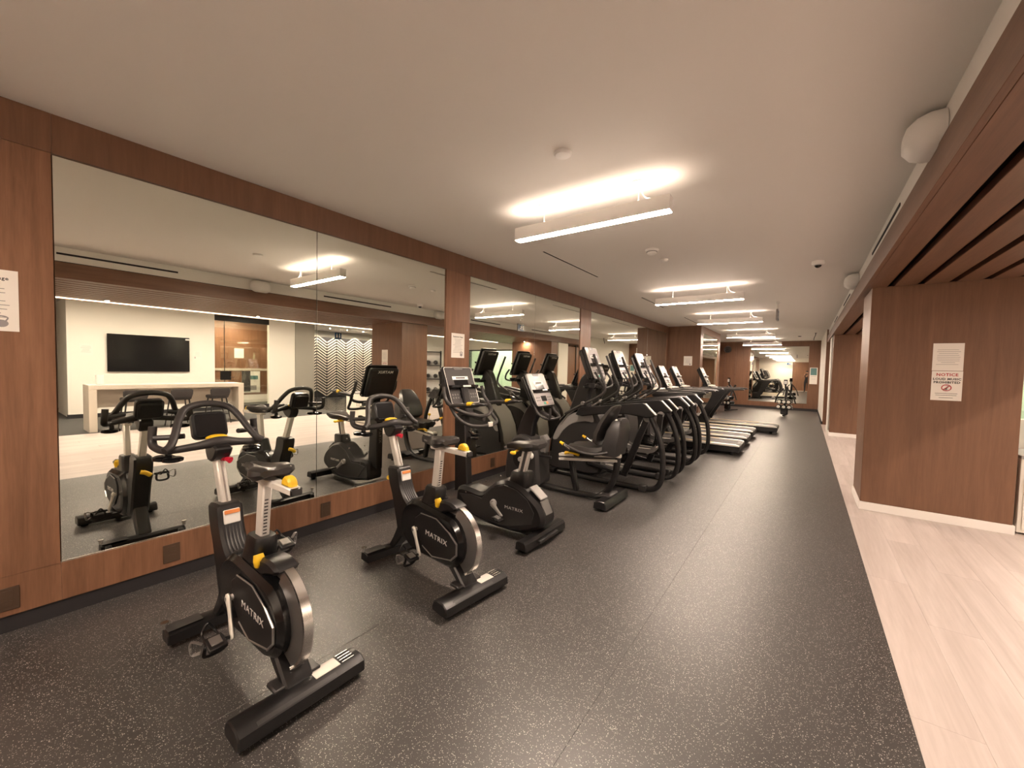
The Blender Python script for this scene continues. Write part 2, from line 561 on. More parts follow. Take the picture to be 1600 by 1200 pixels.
# vinyl planks: every plank an object, three shared meshes
pw, pl = 0.2265, 1.55
pm = MB().box((0, 0, -0.006), (pw - .0005, pl - .0005, 0.012), ch=0.0007).mesh('plank', M['vinyl'])
for i in range(18):
    off = (i * 0.57) % pl
    y = YB - off
    while y < 15.24:
        a, b = max(y, YB), min(y + pl, 15.24)
        if b - a > .05:
            o = bpy.data.objects.new('plank', pm); COL.objects.link(o); o.parent = floor
            o.location = (XM + pw * (i + .5), (a + b) / 2, 0)
            if b - a < pl - .001: o.scale = (1, (b - a) / pl, 1)
        y += pl
slab('carpet', 7.945, 14.4, YB, 6.9, -0.012, -0.001, 'carpet', None, floor)
slab('dark_tile', 7.945, 14.4, 6.9, 14.6, -0.012, -0.001, 'tile_dark', None, floor)

HL = 2.97
ceiling = slab('ceiling', -0.6, 6.35, YB - .3, YF + .3, H, H + .1, 'paint', 'structure')
slab('ceiling_lounge', 6.35, 14.6, YB - .3, YF + .3, HL, HL + .1, 'paint', 'structure')
slab('ceiling_step', 6.32, 6.36, YB - .3, YF + .3, H, HL + .1, 'paint', 'structure')

# ---- left wall with mirrors
wall_left = slab('wall_left', -0.22, -0.03, YB - .2, YE, 0, H, 'darkgap', 'structure')
slab('toe_kick', -0.03, -0.014, YB, YE, 0, ZB, 'toe', None, wall_left)
cuts = [YB, 0.33, 1.838, 3.375, 5.30, 6.85, 9.05, 10.81, YE]
for a, b in zip(cuts, cuts[1:]):
    slab('base_panel', -0.03, 0, a + .0006, b - .0006, ZB, ZM, 'wood_red', None, wall_left)
    slab('header_panel', -0.03, 0.004, a + .0006, b - .0006, ZT, H - .001, 'wood_brown', None, wall_left)  # darker laminate, its tone also standing in for shade near the ceiling
slab('end_panel', -0.03, 0, YB, 0.327, ZM + .001, ZT - .001, 'wood_red', None, wall_left)
slab('pillar_panel', -0.03, 0.002, 3.372, 3.783, ZM + .001, ZT - .001, 'wood_red', None, wall_left)
slab('pillar_panel', -0.03, 0.002, 6.85, 7.291, ZM + .001, ZT - .001, 'wood_red', None, wall_left)
slab('pillar_panel', -0.03, 0.002, 12.60, YE, ZM + .001, ZT - .001, 'wood_red', None, wall_left)
def mirror(x0, x1, y0, y1, z0, z1, label):
    o = MB().box(((x0 + x1) / 2, (y0 + y1) / 2, (z0 + z1) / 2), (x1 - x0, y1 - y0, z1 - z0), ch=.0015).obj('wall_mirror', 'mirror')
    return tag(o, label, 'mirror')
PANES = [(0.33, 1.838, 'large wall mirror pane nearest the camera, right of the left wood panel'),
         (1.838, 3.370, 'wall mirror pane between the long seam and the first wooden pillar'),
         (3.785, 5.303, 'wall mirror pane just beyond the first wooden pillar, behind the recumbent bike'),
         (5.303, 6.848, 'wall mirror pane just before the second wooden pillar'),
         (7.293, 9.052, 'wall mirror pane just beyond the second wooden pillar'),
         (9.052, 10.817, 'middle mirror pane beyond the second wooden pillar'),
         (10.817, 12.598, 'last mirror pane on the left wall, beside the end wall')]
for y0, y1, lb in PANES:
    mirror(-0.028, -0.012, y0 + .0015, y1 - .0015, ZM + .002, ZT - .002, lb)
for a, b in ((0.33, 3.37), (3.785, 6.848), (7.293, 12.598)):
    slab('mirror_channel', -0.012, -0.006, a, b, ZM, ZM + .006, 'alu', None, wall_left)

# ---- end block with the side mirror, recess and far wall
wall_end = slab('wall_end', -0.22, 0.90, YE, 16.0, 0, H, 'darkgap', 'structure')
slab('panel', 0.0, 0.905, YE - .014, YE, 0.10, H - .001, 'wood_brown', None, wall_end)
slab('toe_kick', 0.0, 0.90, YE - .008, YE, 0, 0.10, 'toe', None, wall_end)
slab('frame_side', 0.90, 0.922, YE - .012, 13.10, 0.1, H - .001, 'wood_red', None, wall_end)
slab('frame_side', 0.90, 0.922, 15.55, 16.0, 0.1, H - .001, 'wood_red', None, wall_end)
slab('frame_top', 0.90, 0.922, 13.10, 15.55, 2.64, H - .001, 'wood_red', None, wall_end)
slab('frame_bottom', 0.90, 0.922, 13.10, 15.55, 0.1, 0.26, 'wood_red', None, wall_end)
slab('toe_kick', 0.90, 0.91, YE, 16.0, 0, 0.1, 'toe', None, wall_end)
mirror(0.90, 0.912, 13.102, 15.548, 0.262, 2.638, 'framed mirror on the return wall beside the last treadmill')
wall_recess = slab('wall_recess', -0.22, -0.03, 16.0, YF, 0, H, 'wood_brown', 'structure')
wall_far = slab('wall_far', -0.22, 4.1, YF, YF + .2, 0, H, 'darkgap', 'structure')
for a, b, m in ((-.03, .44, 'wood_brown'), (.50, .87, 'wood_brown'), (.92, 1.43, 'wood_brown'), (3.51, 3.88, 'wood_brown')):
    slab('panel', a, b, YF - .02, YF, 0.1, H - .22, m, None, wall_far)
slab('panel', 1.43, 3.51, YF - .02, YF, 0.1, 0.29, 'wood_brown', None, wall_far)
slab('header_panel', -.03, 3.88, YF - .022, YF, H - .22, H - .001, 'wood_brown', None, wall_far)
for a, b in ((.44, .50), (.87, .92)):
    slab('trim_strip', a, b, YF - .035, YF, 0.1, H - .22, 'wood_slat', None, wall_far)
slab('toe_kick', -.03, 3.88, YF - .012, YF, 0, 0.1, 'toe', None, wall_far)
slab('frame_side', 1.41, 1.46, YF - .03, YF, 0.29, H - .22, 'wood_red', None, wall_far)
mirror(1.46, 3.51, YF - .012, YF - .001, .292, H - .222, 'big mirror on the far end wall reflecting the row of lights')

# ---- right side: white wall, return, columns
wall_right = slab('wall_right', 3.88, 4.02, 15.26, YF, 0.09, H, 'wallpaint', 'structure')
slab('skirting', 3.874, 3.88, 15.26, YF, 0.0, 0.09, 'toe', None, wall_right)
wall_return = slab('wall_return', 3.895, 6.2, 15.24, 15.26, 0, H, 'wood_brown', 'structure')
door_1 = slab('door_1', 3.99, 4.03, 13.77, 15.24, 0.01, 2.36, 'wood_brown', 'structure')
slab('door_frame', 3.96, 4.05, 13.73, 13.78, 0, 2.42, 'blackmetal', None, door_1)
slab('door_frame', 3.96, 4.05, 14.48, 14.52, 0, 2.42, 'blackmetal', None, door_1)
MB().cyl((3.97, 14.44, 1.0), (3.97, 14.44, 1.12), .012).obj('door_handle', 'alu', door_1)
slab('trim_1', 3.93, 4.05, 13.02, 13.75, 0.0, 2.45, 'wallpaint', 'structure')
def column(name, x0, x1, y0, y1):
    c = slab(name, x0, x1, y0, y1, 0.09, 2.47, 'wood_brown', 'structure', ch=.004)
    slab('skirting', x0 - .012, x1 + .012, y0 - .012, y1 + .012, 0, 0.09, 'base_white', None, c, ch=.003)
    return c
column('wall_column', 3.98, 5.10, 5.94, 6.70)
column('wall_column', 3.95, 5.68, 12.53, 13.0)

# ---- timber soffit
trim_2 = slab('trim_2', XF + .03, 6.33, YB, 15.24, 2.60, 2.66, 'darkgap', 'structure')
slab('fascia', XF, XF + .03, YB, 15.24, 2.462, 2.655, 'wood_slat', None, trim_2, ch=.002)
sl = MB().box((0, 0, 0), (.176, 15.24 - YB, .05), ch=.003).mesh('slat', M['wood_slat'])
for k in range(11):
    o = bpy.data.objects.new('slat', sl); COL.objects.link(o); o.parent = trim_2
    w0 = XF + .03 if k == 0 else 4.153 + .2305 * (k - 1)
    w1 = 4.10 if k == 0 else w0 + .178
    o.location = ((w0 + w1) / 2, (15.24 + YB) / 2, 2.487); o.scale = ((w1 - w0) / .176, 1, 1)
slab('end_board', 6.30, 6.35, YB, 12.5, 2.44, H - .001, 'wood_slat', None, trim_2)
slab('led_channel', 6.28, 6.30, YB, 12.4, 2.450, 2.462, 'strip', None, trim_2)
bulk = slab('wall_bulkhead', XF + .025, 6.33, YB, YF, 2.66, H, 'paint', 'structure')
slab('shadow_gap', XF + .006, XF + .026, YB, 15.24, 2.655, 2.663, 'darkgap', None, bulk)
for a, b in ((.73, 1.90), (4.08, 5.60), (8.2, 9.5), (11.2, 12.4)):
    slab('slot_diffuser', XF + .019, XF + .026, a, b, 2.745, 2.768, 'darkgap', None, bulk)

# ---- back wall, behind the camera
wall_back = slab('wall_back', -.3, 14.4, YB - .2, YB, 0, HL, 'wallpaint', 'structure')
slab('panel', 2.55, 4.4, YB, YB + .02, 0.05, 2.5, 'wood_red', None, wall_back)
slab('panel', 2.50, 2.55, YB, YB + .03, 0.0, 2.5, 'bronze', None, wall_back)
slab('skirting', -.03, 2.5, YB, YB + .01, 0, .1, 'toe', None, wall_back)

# ---- east side (seen in the mirrors): lounge wall, glazed studio, lobby screen
EX = 11.0
wall_lounge = slab('wall_lounge', EX, EX + .15, 1.56, 4.58, 0.10, HL, 'wallpaint', 'structure')
slab('skirting', EX + .01, EX + .15, 1.56, 4.58, 0, .10, 'toe', None, wall_lounge)
slab('pier', EX, EX + .15, 6.11, 6.95, 0, HL, 'wallpaint', None, wall_lounge)
door_2 = slab('door_2', EX, EX + .12, 4.58, 6.11, 2.72, HL, 'blackmetal', 'structure')
slab('threshold', EX - .002, EX + .10, 4.58, 6.11, 0, .10, 'toe', None, door_2)
slab('glass_pane', EX + .05, EX + .062, 4.585, 4.843, .10, 2.72, 'glass', None, door_2)
slab('glass_pane', EX + .05, EX + .062, 4.858, 6.105, .10, 2.72, 'glass', None, door_2)
slab('mullion', EX + .045, EX + .067, 4.843, 4.858, .10, 2.72, 'blackmetal', None, door_2)
slab('lock_box', EX + .02, EX + .09, 4.74, 5.02, .91, 1.18, 'blackgloss', None, door_2, ch=.01)
MB().tube([(EX + .02, 5.0, 1.0), (EX - .04, 5.0, 1.0), (EX - .04, 5.09, 1.0)], .009, 8, 1).obj('door_lever', 'blackmetal', door_2)
wall_studio = slab('wall_studio', 13.0, 13.1, 1.7, 7.5, 0, HL, 'wood_red', 'structure')
slab('pale_rail', 12.97, 13.0, 1.7, 7.5, 1.16, 1.24, 'table', None, wall_studio)
slab('skirting', 12.97, 13.0, 1.7, 7.5, 0.0, .28, 'base_white', None, wall_studio)
slab('wall_studio_side', EX + .15, 13.0, 1.60, 1.70, 0, HL, 'wallpaint', 'structure')
slab('wall_studio_partition', EX + .6, 13.0, 7.4, 7.5, 0, HL, 'greypaint', 'structure')
slab('wall_pier', EX - .03, EX + .6, 6.95, 7.62, 0, HL, 'greypaint', 'structure')
wall_corridor = slab('wall_corridor', 13.4, 13.5, YB, 1.6, 0, HL, 'wood_brown', 'structure')
slab('pale_rail', 13.38, 13.4, YB, 1.6, 1.22, 1.48, 'greypaint', None, wall_corridor)
wall_north = slab('wall_north', 5.68, 6.15, 13.6, 13.75, 0, HL, 'wallpaint', 'structure')
slab('wall_sill', 6.15, 9.4, 13.6, 13.75, 0, .62, 'wallpaint', None, wall_north)
slab('wall_head', 6.15, 9.4, 13.6, 13.75, 2.24, HL, 'wallpaint', None, wall_north)
slab('wall_pier', 9.4, 14.4, 13.6, 13.75, 0, HL, 'wallpaint', None, wall_north)
window_1 = slab('window_1', 6.15, 9.4, 13.64, 13.70, 2.19, 2.24, 'blackmetal', 'structure')
for k in range(3):
    slab('pane', 6.16 + 1.083 * k, 7.225 + 1.083 * k, 13.66, 13.672, .63, 2.19, 'glassgreen', None, window_1)
slab('wall_room_beyond', 5.68, 10.2, 15.28, 15.4, 0, HL, 'wallpaint', 'structure')
slab('wall_east', 14.4, 14.6, YB, 15.4, 0, HL, 'wallpaint', 'structure')

# lobby screen: pale chevron slats on a dark board
scr = thing('chevron_screen', 'tall decorative screen of pale chevron slats on dark board, reflected beside the brown column', 'screen', (13.46, 0, 0))
slab('backing_board', 0, .04, 8.55, 12.6, .02, 2.62, 'toe', None, scr)
sm_up = MB().box((0, 0, 0), (.02, .50, .046), (math.radians(34), 0, 0), ch=.003).mesh('slat', M['table'])
sm_dn = MB().box((0, 0, 0), (.02, .50, .046), (math.radians(-34), 0, 0), ch=.003).mesh('slat', M['table'])
for c in range(9):
    for k in range(20):
        o = bpy.data.objects.new('slat', (sm_up, sm_dn)[c % 2]); COL.objects.link(o); o.parent = scr
        o.location = (-.01, 8.82 + c * .445, .22 + k * .122)

# ================================================================ NOTICES AND SIGNS
def notice(label, T, w, h, lines=9, title=None, bell=True, cat='notice', pic=None):
    """paper sheet in the frame T (x right, y up, z out); T's origin is the sheet's centre"""
    b = MB().box((0, 0, .001), (w, h, .002), ch=0)
    b.v = [tuple(T @ Vector(p)) for p in b.v]
    o = b.obj('paper_notice', 'paper'); tag(o, label, cat)
    r = random.Random(int(w * 1000) + lines)
    if title:
        text('title', title, h * .075, 'ink', o, T @ Matrix.Translation((0, h * .36, .0024)), bold=.0006, depth=.0002)
    tb = MB()
    for k in range(lines):
        y = h * (.26 - .60 * k / max(1, lines))
        ww = w * r.uniform(.45, .78)
        tb.box((r.uniform(-.02, .02) * w, y, .0024), (ww, h * .011, .0006), ch=0)
    tb.v = [tuple(T @ Vector(p)) for p in tb.v]
    tb.obj('text_lines', 'inkgrey', o)['kind'] = 'stuff'
    if bell:
        kb = MB(); cx, cy, s = w * .26, -h * .36, h * .075
        kb.prism([(cx + s * math.cos(a * .3142), cy - s * .2 + s * .8 * math.sin(a * .3142)) for a in range(20)], .002, .0028, 0, 'xy')
        kb.tube([(cx - s * .6, cy + s * .35, .0026), (cx - s * .9, cy + s * 1.1, .0026), (cx, cy + s * 1.45, .0026), (cx + s * .9, cy + s * 1.1, .0026), (cx + s * .6, cy + s * .35, .0026)], s * .14, 6, 3)
        kb.v = [tuple(T @ Vector(p)) for p in kb.v]
        kb.obj('kettlebell_print', 'inkgrey', o)
    return o

FX = lambda y, z, x=0.002: frame((x, y, z), (0, 1, 0), (0, 0, 1))            # on the left wall, reader looks along -X
FY = lambda x, z, y: frame((x, y, z), (1, 0, 0), (0, 0, 1))                 # on a wall facing -Y
FW = lambda y, z, x: frame((x, y, z), (0, -1, 0), (0, 0, 1))                # on the east wall, facing -X
notice('white notice with a grey kettlebell print on the wood panel at far left', FX(.075, 1.79), .25, .32, 9, 'Equipment Usage')
notice('white notice with kettlebell print on the first wooden pillar above the upright bike', FX(3.577, 1.748, .003), .225, .293, 10, 'Equipment Usage')
notice('white notice on the brown end wall behind the treadmills', FY(.59, 1.81, YE - .0145), .235, .275, 8)
notice('upper white notice of typed lines on the brown column', FY(4.592, 1.706, 5.9385), .221, .279, 9, bell=False)
n5 = notice('red and black loud music prohibition notice on the brown column', FY(4.594, 1.412, 5.9385), .221, .300, 0, bell=False, cat='sign')
T5 = FY(4.594, 1.412, 5.9360)
text('title', 'NOTICE', .040, 'inkred', n5, T5 @ Matrix.Translation((0, .112, 0)), bold=.0012, depth=.0002)
text('title', 'LOUD MUSIC', .030, 'ink', n5, T5 @ Matrix.Translation((0, .068, 0)), bold=.0012, depth=.0002, sx=1.05)
text('title', 'PROHIBITED', .030, 'ink', n5, T5 @ Matrix.Translation((0, .034, 0)), bold=.0012, depth=.0002, sx=1.05)
b = MB()
b.tube([(.034 * math.cos(a * .3927), -.020 + .030 * math.sin(a * .3927), 0) for a in range(16)], .0045, 6, 1, True, flat=(.15, 1.0), up=(0, 0, 1))
b.bar((-.024, -.041, 0), (.024, .001, 0), .002, .007, 0, (0, 0, 1))
b.v = [tuple(T5 @ Vector(p)) for p in b.v]; b.obj('prohibition_ring', 'inkred', n5)
b = MB()
b.bar((.006, -.034, -.001), (.006, 0, -.001), .001, .004, 0, (0, 0, 1)); b.bar((.006, -.002, -.001), (.018, -.006, -.001), .001, .008, 0, (0, 0, 1))
b.prism([(-.001 + .009 * math.cos(a * .5236), -.034 + .007 * math.sin(a * .5236)) for a in range(12)], -.0015, -.0005, 0, 'xy')
b.v = [tuple(T5 @ Vector(p)) for p in b.v]; b.obj('music_note_print', 'ink', n5)
b = MB()
for k, ww in enumerate((.16, .15, .10)):
    b.box((0, -.078 - .018 * k - (.008 if k == 2 else 0), 0), (ww, .004, .0006), ch=0)
b.v = [tuple(T5 @ Vector(p)) for p in b.v]; b.obj('text_lines', 'ink', n5)['kind'] = 'stuff'
notice('white notice on the lounge wall left of the television', FW(1.885, 1.71, EX - .001), .24, .29, 7, bell=False)
notice('small white notice on the lounge wall right of the television', FW(4.15, 1.66, EX - .001), .22, .25, 4, bell=True)
notice('cream notice on the wood wall seen through the glass door', FW(5.95, 1.78, 12.995), .30, .34, 7, bell=False)
n10 = notice('teal and white notice on the far wall right of the big mirror', FY(3.685, 1.43, YF - .0215), .25, .66, 4, bell=False)
slab('picture', 3.585, 3.785, YF - .026, YF - .0235, 1.46, 1.74, 'teal', None, n10)
pst = slab('wall_poster', 12.96, 12.969, 6.02, 6.62, .36, 1.14, 'paper'); tag(pst, 'grey and white poster seen through the glass door', 'poster')
for (a, b2, c, d, m) in ((6.02, 6.30, .40, 1.14, 'ink'), (6.30, 6.55, .84, .98, 'teal'), (6.30, 6.5, .45, .62, 'inkgrey')):
    slab('print', 12.955, 12.961, a, b2, c, d, m, None, pst)

def exit_sign(label, loc, rotz, mat='blue'):
    t = thing('exit_sign', label, 'sign', loc, rotz)
    MB().box((0, 0, -.24), (.30, .03, .20), ch=.004).obj('sign_box', 'greyplastic', t)
    for sg in (-1, 1):
        MB().box((0, sg * .0155, -.24), (.29, .002, .19), ch=0).obj('sign_face', mat, t)
    MB().cyl((0, 0, -.14), (0, 0, -.005), .012).box((0, 0, -.008), (.12, .05, .014)).obj('bracket', 'white', t)
    for sg in (-1, 1):
        b = MB()
        y = sg * .0175
        b.ell((.035, y, -.185), (.014, .002, .014), 8, 5)
        b.bar((.03, y, -.205), (-.005, y, -.26), .003, .026, 0)
        b.bar((-.005, y, -.26), (.03, y, -.30), .003, .016, 0); b.bar((-.005, y, -.258), (-.05, y, -.285), .003, .016, 0)
        b.bar((.025, y, -.215), (.06, y, -.24), .003, .012, 0); b.bar((.02, y, -.212), (-.025, y, -.222), .003, .012, 0)
        b.box((.105, y, -.245), (.05, .003, .12), ch=0); b.box((0, y, -.155), (.28, .003, .012), ch=0)
        b.obj('running_figure', 'white', t)
    return t
exit_sign('running figure exit sign hanging edge-on from the ceiling', (2.95, 9.15, H), math.pi / 2)
exit_sign('running figure exit sign by the back wall, seen in the far mirror', (2.24, YB + .5, H - .25), 0)
t = thing('washroom_sign', 'small dark blue washroom sign hanging in front of the chevron screen', 'sign', (12.6, 9.5, HL))
MB().box((0, 0, -.32), (.02, .30, .28), ch=.004).obj('sign_plate', 'blue', t)
MB().cyl((0, -.1, -.18), (0, -.1, 0), .006).cyl((0, .1, -.18), (0, .1, 0), .006).obj('hanger', 'white', t)
b = MB()
for sg in (-1, 1):
    b.ell((-.011, .06 * sg, -.24), (.002, .022, .022), 8, 5); b.box((-.011, .06 * sg, -.33), (.003, .05, .11), ch=0)
b.obj('figures', 'white', t)

# ================================================================ LIGHTS AND CEILING FITTINGS
def pendant(label, y, x0=1.343, x1=2.634, first=[None]):
    if first[0]:
        return dup(first[0], (x0, y, H), 0, label)
    L = x1 - x0
    t = thing('linear_pendant_light', label, 'light', (x0, y, H), 0, None)
    z0 = -.262
    b = MB()
    b.box((L / 2, -.0395, z0 + .0715), (L, .003, .101), ch=.001); b.box((L / 2, .0395, z0 + .0715), (L, .003, .101), ch=.001)
    b.box((.002, 0, z0 + .0715), (.004, .078, .101), ch=.001); b.box((L - .002, 0, z0 + .0715), (.004, .078, .101), ch=.001)
    b.box((L / 2, 0, z0 + .06), (L - .01, .076, .02), ch=0)
    b.obj('housing', 'white', t)
    MB().box((L / 2, 0, z0 + .023), (L - .008, .074, .014), ch=.003).obj('diffuser', 'diff_down', t)
    MB().box((L / 2, 0, z0 + .1155), (L - .010, .072, .010), ch=.002).obj('uplight_lens', 'diff_up', t)
    for x in (.27, 1.06):
        MB().lathe([(.062, 0), (.062, -.006), (.052, -.014), (.02, -.018)], (x, 0, 0)).obj('canopy', 'white', t)
        MB().cyl((x, 0, -.015), (x, 0, z0 + .126), .0028, n=6).cyl((x, 0, z0 + .126), (x, 0, z0 + .14), .007, n=8).obj('cable', 'white', t)
    MB().tube([(1.075, 0, -.016), (1.085, 0, -.07), (1.11, 0, -.110), (1.15, 0, z0 + .134), (1.22, 0, z0 + .120)], .0045, 6, 5).obj('power_cord', 'white', t)
    first[0] = t
    return t
pendant('nearest white linear pendant light glowing on the ceiling', 2.90)
pendant('second nearest white linear pendant light, above the ellipticals', 6.93)
pendant('third white linear pendant light, above the nearest treadmills', 10.17)
pendant('fourth white linear pendant light, beyond the end wall', 14.5)
pendant('last white linear pendant light, closest to the far mirror', 18.6)
pendant('white linear pendant light behind the camera, seen only in the far mirror', -1.1)

def downlight(label, x, y, z, grp):
    t = thing('downlight', label, 'light', (x, y, HL if x > 6.4 else z), 0, grp)
    MB().lathe([(.04, 0), (.04, -.005), (.03, -.006), (.03, 0)]).obj('trim_ring', 'white', t)
    MB().lathe([(.029, -.0005), (.029, -.003)]).obj('lens', 'downlight_lounge' if x > 6.4 else 'downlight', t)
ORD = ['first', 'second', 'third', 'fourth', 'fifth', 'sixth']
for y, w in zip((-.8, 1.5, 3.8, 8.4, 10.6), ORD):
    downlight('%s small added downlight from the back wall along the slatted ceiling' % w, 6.06, y, 2.462, 'added downlights in the slatted ceiling')  # lamps added to brighten the plank floor, tucked beside the LED strip
downlight('small round downlight washing the far brown column', 5.04, 12.40, 2.462, 'downlight at the far column')
for x, row, ys in ((7.0, 'above the pale plank floor', (-.6, 1.2, 3.0, 4.8, 6.6, 9.0)), (9.3, 'in front of the television wall', (.4, 1.7, 3.1, 4.5, 5.9, 8.0))):
    for y, w in zip(ys, ORD):
        downlight('%s round added ceiling downlight from the back wall, %s' % (w, row), x, y, H, 'added downlights in the lounge ceiling')  # unseen lamps added to light the television wall and the planks
for y, w in zip((9.3, 10.1, 10.9, 11.7), ORD):
    downlight('%s downlight over the chevron screen, counted from the grey pier' % w, 12.9, y, H, 'downlights over the chevron screen')
for k, (x, y, rz) in enumerate(((12.2, 4.2, 0), (12.2, 5.6, 0))):
    t = thing('studio_light', ('glowing studio ceiling light nearer the television wall', 'glowing studio ceiling light at the right of the glass door')[k], 'light', (x, y, HL))
    MB().box((0, 0, -.05), (.12, 1.1, .06)).obj('housing', 'white', t)
    MB().box((0, 0, -.085), (.11, 1.08, .012)).obj('diffuser', 'panel_light', t)
for k, x in enumerate((6.9, 8.6)):
    t = thing('panel_light', ('ceiling light panel left in the room behind the glass partition', 'ceiling light panel right in the room behind the glass partition')[k], 'light', (x, 14.5, HL))
    MB().box((0, 0, -.02), (.9, .6, .03)).obj('frame', 'white', t)
    MB().box((0, 0, -.038), (.84, .54, .008)).obj('diffuser', 'panel_dim', t)

def wall_speaker(label, y):
    t = thing('wall_speaker', label, 'speaker', (XF + .022, y, 2.735))
    secs = []
    for k, (dx, s) in enumerate(((0, 1.0), (-.05, 1.0), (-.10, .86), (-.135, .55), (-.142, .2))):
        secs.append([(dx, p[0] * s, p[1] * s) for p in rrect(.30, .185, .08, 5)])
    MB().loft(secs).obj('cabinet', 'white', t)
    MB().box((.0, 0, -.075), (.05, .10, .03)).obj('bracket', 'steel', t)
wall_speaker('large white wall speaker above the timber fascia, nearest the camera', 2.98)
wall_speaker('small-looking white wall speaker above the fascia by the far column', 7.0)

def ceil_disc(name, label, x, y, prof, mat='white', cat='detector', extra=None):
    t = thing(name, label, cat, (x, y, H))
    MB().lathe(prof).obj('body', mat, t)
    if extra: extra(t)
    return t
ceil_disc('ceiling_sensor', 'round flush white ceiling sensor near the first pendant light', 2.15, 2.24, [(.055, 0), (.055, -.012), (.047, -.02), (.02, -.022)], cat='sensor')
def smoke(t):
    MB().lathe([(.05, -.028), (.052, -.045), (.03, -.06), (.012, -.064)]).obj('sensing_head', 'white', t)
    MB().lathe([(.056, -.022), (.056, -.028)]).obj('vent_ring', 'midgrey', t)
ceil_disc('smoke_detector', 'white smoke detector on the ceiling between the first two pendants', 1.99, 4.56, [(.072, 0), (.072, -.014), (.06, -.024)], extra=smoke)
ceil_disc('ceiling_sensor', 'small white domed sensor just beyond the smoke detector', 1.995, 5.03, [(.045, 0), (.045, -.01), (.03, -.028), (.01, -.03)], cat='sensor')
def dome(t):
    MB().ell((0, 0, -.045), (.038, .038, .034)).obj('dark_dome', 'screenoff', t)
ceil_disc('dome_camera', 'white dome security camera with dark lens on the ceiling', 3.49, 6.03, [(.062, 0), (.064, -.03), (.055, -.045), (.04, -.05)], cat='camera', extra=dome)
ceil_disc('ceiling_sensor', 'dark little sensor on the ceiling near the far wall', 3.2, 17.6, [(.05, 0), (.05, -.02), (.02, -.03)], 'midgrey', cat='sensor')
t = thing('hanging_pole', 'thin dark pole hanging from the ceiling near the far wall', 'pole', (3.64, 16.4, H))
MB().tube([(0, 0, 0), (-.01, 0, -.08), (-.035, 0, -.15), (-.045, 0, -.23)], .011, 8, 3).obj('pole', 'blackmetal', t)
MB().lathe([(.03, 0), (.03, -.012)]).obj('canopy', 'blackmetal', t)
SLOT = ['nearest thin ceiling air slot along the mirror wall', 'second thin ceiling air slot along the mirror wall', 'third thin ceiling air slot along the mirror wall']
for (a, b), lb in zip(((4.0, 5.5), (7.45, 8.85), (10.7, 12.1)), SLOT):
    t = thing('air_slot', lb, 'vent', (.93, (a + b) / 2, H))
    MB().box((0, 0, -.001), (.03, b - a, .003), ch=0).obj('dark_slot', 'darkgap', t)
    for sx in (-.018, .018):
        MB().box((sx, 0, -.003), (.006, b - a + .02, .006), ch=0).obj('edge', 'paint', t)
OUT = [(.13, 'cover plate on the base panel at the left picture edge'), (.83, 'cover plate on the base panel behind the nearest spin bike'),
       (1.915, 'cover plate on the base panel left of the second spin bike'), (4.30, 'cover plate on the base panel beside the upright bike')]
for y, lb in OUT:
    t = thing('outlet_plate', 'bronze outlet ' + lb, 'outlet', (0, y, .19))
    MB().box((.003, 0, 0), (.006, .09, .125), ch=.002).obj('plate', 'bronze', t)
    MB().box((.0065, 0, .028), (.002, .04, .034), ch=.0005).box((.0065, 0, -.028), (.002, .04, .034), ch=.0005).obj('socket', 'bronze', t)
# ================================================================ SPIN BIKE  (local x: + is the rear, y: - faces the camera)
def pedal(parent, c, sgn, toe=True):
    x, y, z = c
    p = MB()
    p.box((x, y + sgn * .055, z), (.085, .075, .020), (0, .25, 0), ch=.004)
    p.cyl((x, y, z), (x, y + sgn * .10, z), .009, n=8)
    o = p.obj('pedal', 'blackmetal', parent)
    MB().box((x, y + sgn * .055, z + .012), (.05, .045, .008), (0, .25, 0), ch=.002).obj('tread_plate', 'steel', o)
    if toe:
        b = MB()
        b.tube([(x - .035, y + sgn * .025, z), (x - .095, y + sgn * .03, z + .012), (x - .10, y + sgn * .055, z + .05), (x - .095, y + sgn * .08, z + .012), (x - .035, y + sgn * .085, z)], .0055, 6, 4)
        b.tube([(x, y + sgn * .018, z), (x - .02, y + sgn * .018, z - .055), (x - .02, y + sgn * .09, z - .055), (x, y + sgn * .094, z)], .004, 6, 4, flat=(1, 2.4))
        b.obj('toe_cage', 'black', o)
        MB().tube([(x - .02, y + sgn * .10, z + .01), (x - .045, y + sgn * .135, z + .025), (x - .05, y + sgn * .13, z - .035), (x - .025, y + sgn * .105, z - .03)], .004, 6, 4, flat=(1, 2)).ell((x - .05, y + sgn * .135, z - .01), (.010, .006, .012), 8, 6).obj('strap', 'steel', o)
    return o

